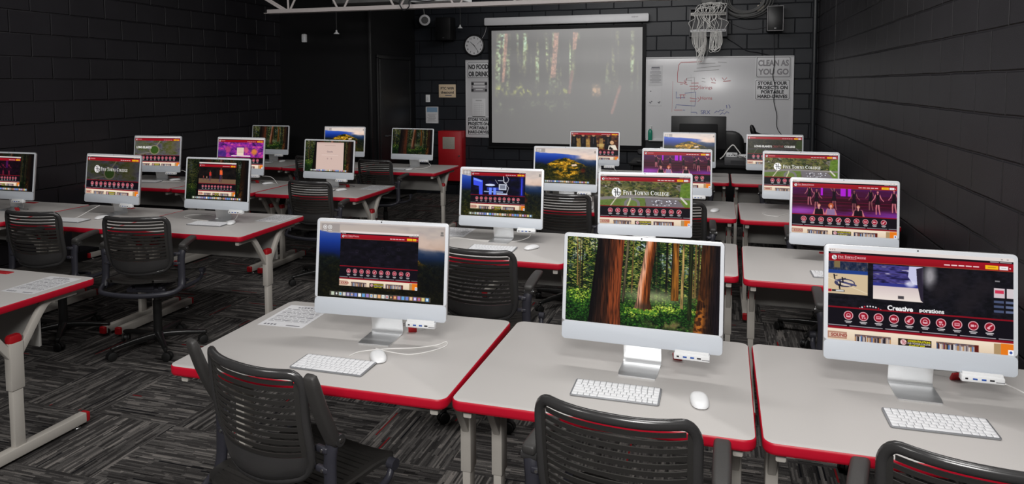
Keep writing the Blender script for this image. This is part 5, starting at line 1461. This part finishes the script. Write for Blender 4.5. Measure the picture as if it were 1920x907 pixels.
ck = thing('wall_clock', (-3.655, YW, 2.178), 0, 'round black-rimmed wall clock left of the projection screen', 'clock')
CM = Matrix.Translation((0, 0, .163)) @ Matrix.Rotation(PI/2, 4, 'X')
MB().lathe([(.150, 0), (.168, .004), (.172, .02), (.166, .038), (.155, .040), (.150, .030), (.146, .030)], 48, CM, False).build('rim', 'black', ck)
MB().lathe([(.001, .024), (.152, .024), (.152, .002), (.001, .002)], 48, CM).build('face', 'sign', ck)
nm = MB()
for k in range(12):
    a = PI/2-2*PI*k/12; v_, t_ = text_geo(str(12 if k == 0 else k), .03); w_ = v_[:, 0].max()
    nm.add([(.118*math.cos(a)+(p-w_/2)*.026, -.0246, .163+.118*math.sin(a)+(q-.5)*.026) for p, q in v_], [tuple(int(i) for i in z) for z in t_])
nm.build('numerals', 'ink_black', ck, smooth=False)
def hand(name, ang, l, w):
    a = PI/2-2*PI*ang/360; dx, dz = math.cos(a), math.sin(a)
    MB().tube([(-dx*.02, -.027, .163-dz*.02), (dx*l, -.027, .163+dz*l)], [w, w*.5], 6, ry=[.0008, .0008], up=(0, 1, 0)).build(name, 'ink_black', ck)
hand('hour_hand', 312, .085, .005); hand('minute_hand', 145, .125, .004)
tag(MB().tube(spline([(-3.60, YW-.03, 2.36), (-3.53, YW-.02, 2.44), (-3.47, YW-.02, 2.55), (-3.45, YW-.03, 2.66)], 6), .004, 6).build('clock_wire', 'cable_grey'), 'thin grey wire from the clock up to the screen casing', 'wire')

def speaker(x, z, w, h, dpt, label, edge):
    s_ = thing('wall_speaker', (x, YW, z), 0, label, 'speaker', 'black wall speakers')
    MB().box((0, -dpt/2-.03, h/2), (w, dpt, h), .006).build('cabinet', 'black_matte', s_)
    MB().box((0, -.015, h/2), (.06, .03, .1)).build('bracket', 'dark_grey', s_)
    MB().box((0, -dpt-.034, h/2), (w-.02, .01, h-.02), .003).build('grille', 'black', s_)
    e = MB(); y = -dpt-.031
    for zz in (.004, h-.004): e.box((0, y, zz), (w, .006, .006), .001)
    for xx in (-w/2+.003, w/2-.003): e.box((xx, y, h/2), (.006, .006, h), .001)
    e.build('edge_trim', edge, s_)
    MB().box((.0, -dpt-.0395, .035), (.026, .002, .012), .001).build('badge', 'cable_grey' if edge != 'black_matte' else 'dark_grey', s_)
speaker(.705, 2.45, .205, .335, .19, 'black wall speaker on the right, above the whiteboard corner', 'cable_grey')
speaker(-4.085, 2.42, .25, .35, .19, 'black wall speaker on the left, above the clock, barely lit', 'black_matte')

# patch panel rack with its cables
rk = thing('network_rack', (-.165, YW, 2.40), 0, 'black wall rack with white patch panels above the whiteboard', 'network rack')
f = MB()
for xx in (-.245, .245): f.box((xx, -.09, .19), (.022, .18, .38), .003)
for zz in (.0, .38): f.box((0, -.09, zz), (.51, .18, .018), .003)
f.box((0, -.005, .19), (.50, .01, .38)); f.build('frame', 'dark_grey', rk)
for zz, hh, m_ in ((.305, .044, 'panel_grey'), (.075, .036, 'case')):
    pp = MB().box((0, -.185, zz), (.475, .012, hh), .003).build('patch_panel', m_, rk)
    j = MB()
    for k in range(24): j.box((-.215+.0187*k, -.1925, zz), (.012, .002, .012))
    j.build('jack', 'port_dark', pp, smooth=False)
q = random.Random(5); cb = MB()
def cab(pts, r=.0033): cb.tube(spline(pts, 5), r, 5)
for k in range(26):
    xa = -.20+.40*k/26+q.uniform(-.01, .01)
    top = q.uniform(.36, .45); cab([(xa, -.195, .305), (xa+.02, -.24, .33), (xa+q.uniform(.0, .10), -.23, top), (.02+q.uniform(-.06, .16), -.16, .44+q.uniform(-.03, .02)), (.10+q.uniform(-.02, .03), -.06, .47)])
for k in range(20):
    xa = -.20+.38*k/20; xb = xa+q.uniform(-.05, .09)
    cab([(xa, -.195, .30), (xa+q.uniform(-.03, .03), -.25, .24), (xb+q.uniform(-.06, .06), -.24, .17+q.uniform(-.03, .04)), (xb, -.22, .11), (xb, -.195, .08)])
for k in range(17):
    xa = -.215+.20*k/17; b_ = -.20-.16*(1-abs(k-9)/9.)+q.uniform(-.05, .04)
    cab([(xa, -.195, .07), (xa, -.235, .0), (xa*.85-.01, -.23+q.uniform(-.02, .02), b_*.6), (-.11+q.uniform(-.05, .05), -.215, b_), (-.05+q.uniform(-.02, .02), -.19, b_*.5), (-.03, -.10, .02)])
for k in range(10):
    xa = .04+.10*k/10; b_ = -.14-.07*q.random()
    cab([(xa, -.195, .07), (xa-.01, -.23, .0), (xa-.03+q.uniform(-.03, .02), -.23, b_), (xa+.02, -.22, b_-.015), (xa+.06, -.215, b_+.05), (xa+.05, -.195, .06)])
cab([(-.03, -.10, .02), (-.03, -.09, -.20), (-.07, -.03, -.26)]); cab([(-.02, -.10, .02), (-.01, -.08, -.22), (-.02, -.03, -.29)])
tag(cb.build('patch_cables', 'cable'), 'tangle of white network cables drooping from the wall rack', 'cables', kind='stuff').location = (-.165, YW, 2.40)
cl = MB(); q = random.Random(9)
for k in range(7):
    rr = .19+.018*k; cx = .33+q.uniform(-.02, .02)
    cl.tube([(cx+rr*1.15*math.cos(2*PI*i/28+k), YW-.08-.016*(k % 3)-.01*math.sin(2*PI*i/28), 2.90+rr*.85*math.sin(2*PI*i/28+k)) for i in range(28)], .010, 6, closed=True)
tag(cl.build('cable_coil', 'mid_grey'), 'grey cable coil hanging near the ceiling, right of the wall rack', 'cable coil')
tag(MB().box((.525, YW-.035, 2.775), (.085, .07, .085), .006).box((.54, YW-.035, 2.835), (.04, .05, .04), .004).build('junction_box', 'beige'), 'small beige junction box below the cable coil', 'junction box')
tag(MB().box((-.165, YW-.06, 2.935), (.20, .12, .14), .005).build('conduit_box', 'mid_grey'), 'grey metal box at the top edge above the wall rack', 'box')
tag(MB().tube(spline([(.07, YW-.02, 2.62), (.25, YW-.02, 2.53), (.42, YW-.02, 2.49), (.60, YW-.02, 2.52)], 6), .004, 6).build('speaker_wire', 'dark_grey'), 'thin dark wire sagging from the wall rack to the right speaker', 'wire')
tag(MB().tube(spline([(.09, YW-.02, 2.37), (.2, YW-.02, 2.30), (.35, YW-.02, 2.20), (.50, YW-.02, 2.17), (.66, YW-.02, 2.13)], 6), .006, 6).build('drooping_cable', 'port_dark'), 'black cable drooping along the wall to the whiteboard top edge', 'wire')
tag(MB().tube([(1.225, YW-.035, 0), (1.225, YW-.035, ZC)], .032, 14).build('wall_pipe', 'pipe_black'), 'black vertical pipe in the far right corner', 'pipe')

# red cabinet, white pipe end, motion sensor, sprinkler heads
rc = thing('fire_cabinet', (-4.005, YW, .24), 0, 'red metal cabinet with a small wired window on the back wall', 'cabinet')
MB().box((0, -.10, .39), (.385, .20, .78), .006).build('body', 'red_box', rc)
dr = MB().box((0, -.208, .39), (.365, .016, .76), .004).build('door', 'red_box', rc)
MB().box((-.01, -.217, .595), (.20, .004, .185), .002).build('window', 'wire_glass', dr)
MB().cyl((.165, -.217, .40), (.165, -.235, .40), .012).build('knob', 'steel', dr)

pe = thing('pipe_end', (-4.40, 10.2, 2.66), 0, 'white pipe end showing its dark mouth beside the closet top', 'pipe')
D = Vector((.42, -.90, -.1)).normalized(); U = Vector((0, 0, .075))
r1, r2 = MB(), MB()
r1.tube([U-D*.20, U, U+D*.004], [.085, .085, .078], 24); r1.build('pipe_wall', 'case', pe, ang=60)
r2.tube([U+D*.004, U+D*.0055], [.055, .055], 24); r2.build('pipe_mouth', 'black', pe)
MB().cyl(tuple(U-D*.1+Vector((0, 0, .07))), tuple(U-D*.1+Vector((-.12, 0, ZC-2.66-.075))), .012).build('hanger', 'mid_grey', pe)
ms = thing('motion_sensor', (-5.65, BY, 2.34), 0, 'small white motion sensor on the dark closet front', 'sensor')
MB().box((0, -.03, .06), (.062, .06, .12), .014).build('body', 'white', ms); MB().box((0, -.061, .045), (.04, .004, .045), .002).build('lens', 'bezel', ms)
def sprinkler(x, y, z, label):
    s_ = thing('sprinkler_head', (x, y, z), 0, label, 'sprinkler', 'sprinkler heads')
    MB().lathe([(.001, 0), (.040, .002), (.034, .012), (.014, .03), (.010, .055), (.001, .056)], 16).build('deflector', 'white', s_)
    MB().cyl((0, 0, .05), (0, 0, ZC-z), .006).build('drop_pipe', 'black', s_)
sprinkler(-3.78, 10.1, 2.585, 'white sprinkler head left of the screen casing')
sprinkler(-4.95, 8.5, 2.42, 'tiny sprinkler head in the dark left of the closet edge')

# ---------------------------------------------------------------- steel joist, projector and duct under the ceiling
YJ = 7.2
jo = thing('roof_joist', (-1.9, YJ, 2.575), 0, 'white open-web steel joist crossing below the ceiling', 'joist')
xa, xb = -5.09+1.9, XR-.02+1.9
bc = MB(); bc.box(((xa+xb)/2, -.018, .024), (xb-xa, .006, .048), .001); bc.box(((xa+xb)/2, .018, .024), (xb-xa, .006, .048), .001); bc.box(((xa+xb)/2, -.036, .003), (xb-xa+.04, .036, .006), .001); bc.box(((xa+xb)/2, .036, .003), (xb-xa, .036, .006), .001)
bc.build('bottom_chord', 'joist', jo)
zt = .58
tc_ = MB(); tc_.box(((XL+.02+1.9+xb)/2, -.025, zt), (xb-XL-.02-1.9, .05, .006), .001); tc_.box(((XL+.02+1.9+xb)/2, -.003, zt-.024), (xb-XL-.02-1.9, .006, .048), .001)
tc_.build('top_chord', 'joist', jo)
nodes = [-4.835+1.9+.70*k for k in range(9)]
w1 = MB().tube([(nodes[0]-.03, -.010, .03), (nodes[0]-.95, -.010, zt-.03)], .012, square=True, ry=.006, up=(0, 1, 0)); w1.tube([(nodes[0]-.0, .012, .03), (nodes[0]-.92, .012, zt-.03)], .012, square=True, ry=.006, up=(0, 1, 0)); w1.build('end_web', 'joist', jo)
MB().tube([(nodes[0]+.02, 0, .03), (nodes[0]+.01, 0, zt-.02)], .012, 8).build('web_bar', 'joist', jo)
for k, xx in enumerate(nodes):
    if xx > xb: break
    if k: MB().tube([(xx-.035, 0, .03), (xx-.33, 0, zt-.02)], .012, 8).build('web_bar', 'joist', jo)
    if xx+.37 < xb: MB().tube([(xx+.04, 0, .03), (xx+.335, 0, zt-.02)], .012, 8).build('web_bar', 'joist', jo)
tag(MB().box((-4.02, 7.75, 3.125), (.80, .5, .85), .01).build('air_duct', 'mid_grey'), 'grey metal duct behind the joist at the top edge', 'duct')
bpy.data.objects['air_duct'].location.z = 0
pj_ = thing('projector', (-3.05, 7.55, 2.66), 0, 'white ceiling projector partly hidden behind the joist', 'projector')
MB().box((0, 0, .075), (.62, .36, .13), .02).build('body', 'white', pj_)
MB().box((0, -.181, .075), (.40, .004, .05)).build('vent', 'dark_grey', pj_)
MB().cyl((.15, .18, .075), (.15, .205, .075), .045).build('lens', 'port_dark', pj_)
MB().cyl((0, 0, .14), (0, 0, ZC-2.66), .02).build('pole', 'pipe_black', pj_)
tag(MB().tube(spline([(-3.30, 7.35, 2.74), (-3.36, 7.12, 2.66), (-3.335, 7.10, 2.575), (-3.29, 7.09, 2.555), (-3.245, 7.10, 2.59), (-3.235, 7.12, 2.66), (-3.10, 7.33, 2.67), (-2.95, 7.35, 2.73)], 7), .007, 6).build('projector_cable', 'port_dark'), 'black cable looping over the joist below the projector', 'cable')

# ---------------------------------------------------------------- teacher's desk at the back
td = thing('teacher_desk', (-.20, 9.15, 0), 0, 'black desk behind the farthest row in front of the whiteboard', 'desk')
MB().box((0, 0, .745), (1.75, .66, .03), .004).build('desktop', 'black_matte', td)
for s in (-1, 1): MB().box((s*.84, 0, .365), (.03, .60, .73), .003).build('side_panel', 'black_matte', td)
MB().box((0, -.25, .42), (1.65, .02, .60), .003).build('front_panel', 'black_matte', td)
mn = thing('monitor', (-.245, 9.10, .76), 0, 'large black monitor seen from behind in front of the whiteboard', 'monitor')
MB().box((0, 0, .375), (.665, .028, .41), .008).build('housing', 'black', mn)
MB().box((0, -.022, .35), (.46, .02, .27), .010).build('rear_cover', 'black_matte', mn)
MB().box((.0, -.033, .375), (.030, .002, .016)).build('emblem', 'mid_grey', mn)
MB().box((0, -.045, .20), (.09, .02, .40), .006).build('stand', 'black_matte', mn); MB().box((0, -.02, .006), (.26, .2, .012), .004).build('foot', 'black_matte', mn)
oc = thing('office_chair', (.09, 9.85, 0), 0, 'black office chair behind the black monitor', 'chair')
MB().plate(.48, .62, .16, -.04, .04, .03, mat=Matrix.Translation((0, .12, .80)) @ Matrix.Rotation(PI/2+.12, 4, 'X')).build('backrest', 'black', oc)
MB().plate(.50, .48, .12, .43, .52, .03).build('seat', 'black', oc)
MB().lathe([(.03, .09), (.03, .43)], 14).build('column', 'base_black', oc)
for k in range(5):
    T = Matrix.Rotation(2*PI*k/5+.2, 4, 'Z'); MB().tube([T @ Vector((.02, 0, .10)), T @ Vector((.29, 0, .07))], [.024, .014], 8).tube([T @ Vector((.28, -.02, .03)), T @ Vector((.28, .02, .03))], .03, 14).build('base_leg', 'base_black', oc)
lm = thing('desk_microphone', (.47, 9.20, .76), 0, 'black bent desk microphone left of the Long Island computer top', 'microphone')
MB().lathe([(.001, 0), (.06, .002), (.06, .02), (.012, .03), (.001, .031)], 18).build('base', 'black', lm)
MB().tube(spline([(0, 0, .02), (.0, .0, .20), (.06, 0, .27), (.10, 0, .315)], 6), .011, 8).build('neck', 'black', lm)
MB().tube(spline([(.21, 0, .345), (.10, 0, .352), (.02, 0, .355), (-.06, 0, .395)], 6), .014, 10).loft([[(-.065+a*k-d*.32, b*k, .40+d+a*k*.5) for a, b in rrect(.05, .05, .024, 3)] for d, k in ((-.07, .5), (-.035, 1.15), (.02, 1.2), (.06, .8), (.075, .3))]).build('head', 'black', lm)
for (x, y, w_, d_, h_, z_, m_, lb) in ((.20, 8.98, .26, .26, .095, .76, 'dark_grey', 'low dark box on the black desk under the white adapters'),):
    dk_ = thing('desk_console', (x, y, z_), 0, lb, 'console'); MB().box((0, 0, h_/2), (w_, d_, h_), .006).build('body', m_, dk_); MB().box((.02, -d_/2-.002, h_*.5), (w_*.6, .004, h_*.35)).build('front_panel', 'port_dark', dk_)
for x, y, z_, w_, h_, lb in ((.155, 8.97, .855, .13, .05, 'white adapter box on the low dark box, left one'), (.285, 8.93, .855, .10, .035, 'smaller white adapter box on the low dark box, right one')):
    a_ = thing('adapter_box', (x, y, z_), 0, lb, 'adapter', 'white adapters on the desk'); MB().box((0, 0, h_/2), (w_, .09, h_), .005).build('body', 'white', a_)
    b = MB()
    for k in range(3): b.box((-.03+.03*k, -.0455, h_*.45), (.014, .002, .010))
    b.build('port', 'port_dark', a_, smooth=False)
cable([(.02, 8.92, .83), (.06, 8.9, .87), (.11, 8.9, .95), (.165, 8.9, 1.005), (.21, 8.9, .96), (.255, 8.9, .90)], 'white cable arching above the adapter boxes on the black desk', r=.007, name='adapter_cable', grp='desk cables')
cable([(.16, 8.90, .90), (.22, 8.86, .885), (.30, 8.84, .865), (.36, 8.82, .82), (.37, 8.80, .72)], 'dark grey cable crossing the adapter boxes on the black desk', r=.006, name='adapter_cable', mat='cable_grey', grp='desk cables')
cable([(.22, 8.87, .875), (.33, 8.86, .86), (.43, 8.86, .85), (.52, 8.88, .85)], 'white cable running right from the adapter boxes behind the Long Island computer', r=.005, name='adapter_cable', grp='desk cables')
wc = thing('wipes_canister', (-.66, 8.97, .76), 0, 'white and blue canister on the black desk behind the hill screen', 'canister')
MB().lathe([(.001, 0), (.042, .001), (.044, .006), (.044, .15), (.040, .155), (.001, .156)], 20).build('body', 'blue', wc)
MB().lathe([(.001, .155), (.044, .156), (.044, .185), (.036, .195), (.001, .196)], 20).build('lid', 'white', wc)
hp = thing('camera_stand', (-.92, 8.93, .76), 0, 'black camera stand with grey clamp on the black desk, left of the dancers screen', 'camera stand')
MB().lathe([(.001, 0), (.07, .002), (.07, .016), (.016, .024), (.014, .10), (.001, .101)], 18).build('base', 'black', hp)
MB().box((0, 0, .13), (.11, .07, .06), .012).build('body', 'black', hp); MB().box((.07, -.01, .16), (.09, .02, .012), .003, Matrix.Rotation(.3, 4, 'Y')).build('clamp', 'cable_grey', hp); MB().cyl((-.02, -.035, .135), (-.02, -.06, .135), .024).build('lens', 'port_dark', hp)

# ---------------------------------------------------------------- light and camera
def area(name, loc, sx, sy, power, col=(1, .97, .93), rot=(0, 0, 0)):
    l = bpy.data.lights.new(name, 'AREA'); l.shape = 'RECTANGLE'; l.size = sx; l.size_y = sy; l.energy = power; l.color = col
    o = bpy.data.objects.new(name, l); COL.objects.link(o); o.location = loc; o.rotation_euler = rot; return o
def unseen_light(x, y, z, sx, sy, power, tilt, pan=0, col=(1, .98, .96)):
    area('unseen_area_light', (x, y, z), sx, sy, power, col, (math.radians(tilt), 0, math.radians(pan)))  # unseen area lights, placed and tilted to balance front and back brightness
unseen_light(-.3, -1.7, 3.35, 1.6, .7, 158, 52, 3)
unseen_light(.80, 3.2, 3.45, .2, 3.4, 17, 0)  # added close to the right wall to bring out its block joints
unseen_light(-5.5, 4.2, 3.45, .2, 3.2, 8, 0)  # added along the left wall for the same joints
unseen_light(.2, .6, 3.45, 1.0, .5, 34, 15)
unseen_light(-3.0, -.6, 3.4, 1.0, .6, 34, 50, 4)
unseen_light(-.7, 3.4, 3.45, 1.4, .5, 58, 40, 4)  # added to brighten upright faces in the rear rows
unseen_light(-3.4, 3.4, 3.45, 1.0, .5, 22, 45, 0)  # added likewise for the left block
unseen_light(-1.2, 7.7, 3.45, 2.2, .4, 40, 50, 4)  # added beyond the joist to brighten the back wall
w = bpy.data.worlds.new('world'); SC.world = w; w.use_nodes = True
w.node_tree.nodes['Background'].inputs[0].default_value = (.5, .55, .6, 1); w.node_tree.nodes['Background'].inputs[1].default_value = .02

cam = bpy.data.cameras.new('camera'); co = bpy.data.objects.new('camera', cam); COL.objects.link(co)
cam.sensor_width = 36.0; cam.lens = 1323.56/1920*36.0
cam.shift_x = 0.0; cam.shift_y = -(453.5-243.51)/1920
yw, pt, rl = .2857, .0664, -.003
fw = Vector((-math.sin(yw)*math.cos(pt), math.cos(yw)*math.cos(pt), -math.sin(pt)))
rt = Vector((math.cos(yw), math.sin(yw), 0)); up = rt.cross(fw)
rt, up = rt*math.cos(rl)+up*math.sin(rl), up*math.cos(rl)-rt*math.sin(rl)
co.matrix_world = Matrix(((rt.x, up.x, -fw.x, 0), (rt.y, up.y, -fw.y, 0), (rt.z, up.z, -fw.z, 1.76), (0, 0, 0, 1)))
cam.clip_start = .05; cam.clip_end = 60
SC.camera = co
vs = SC.view_settings
vs.view_transform = 'Standard'; vs.look = 'None'; vs.exposure = 0.0; vs.gamma = 1.0; vs.use_curve_mapping = False
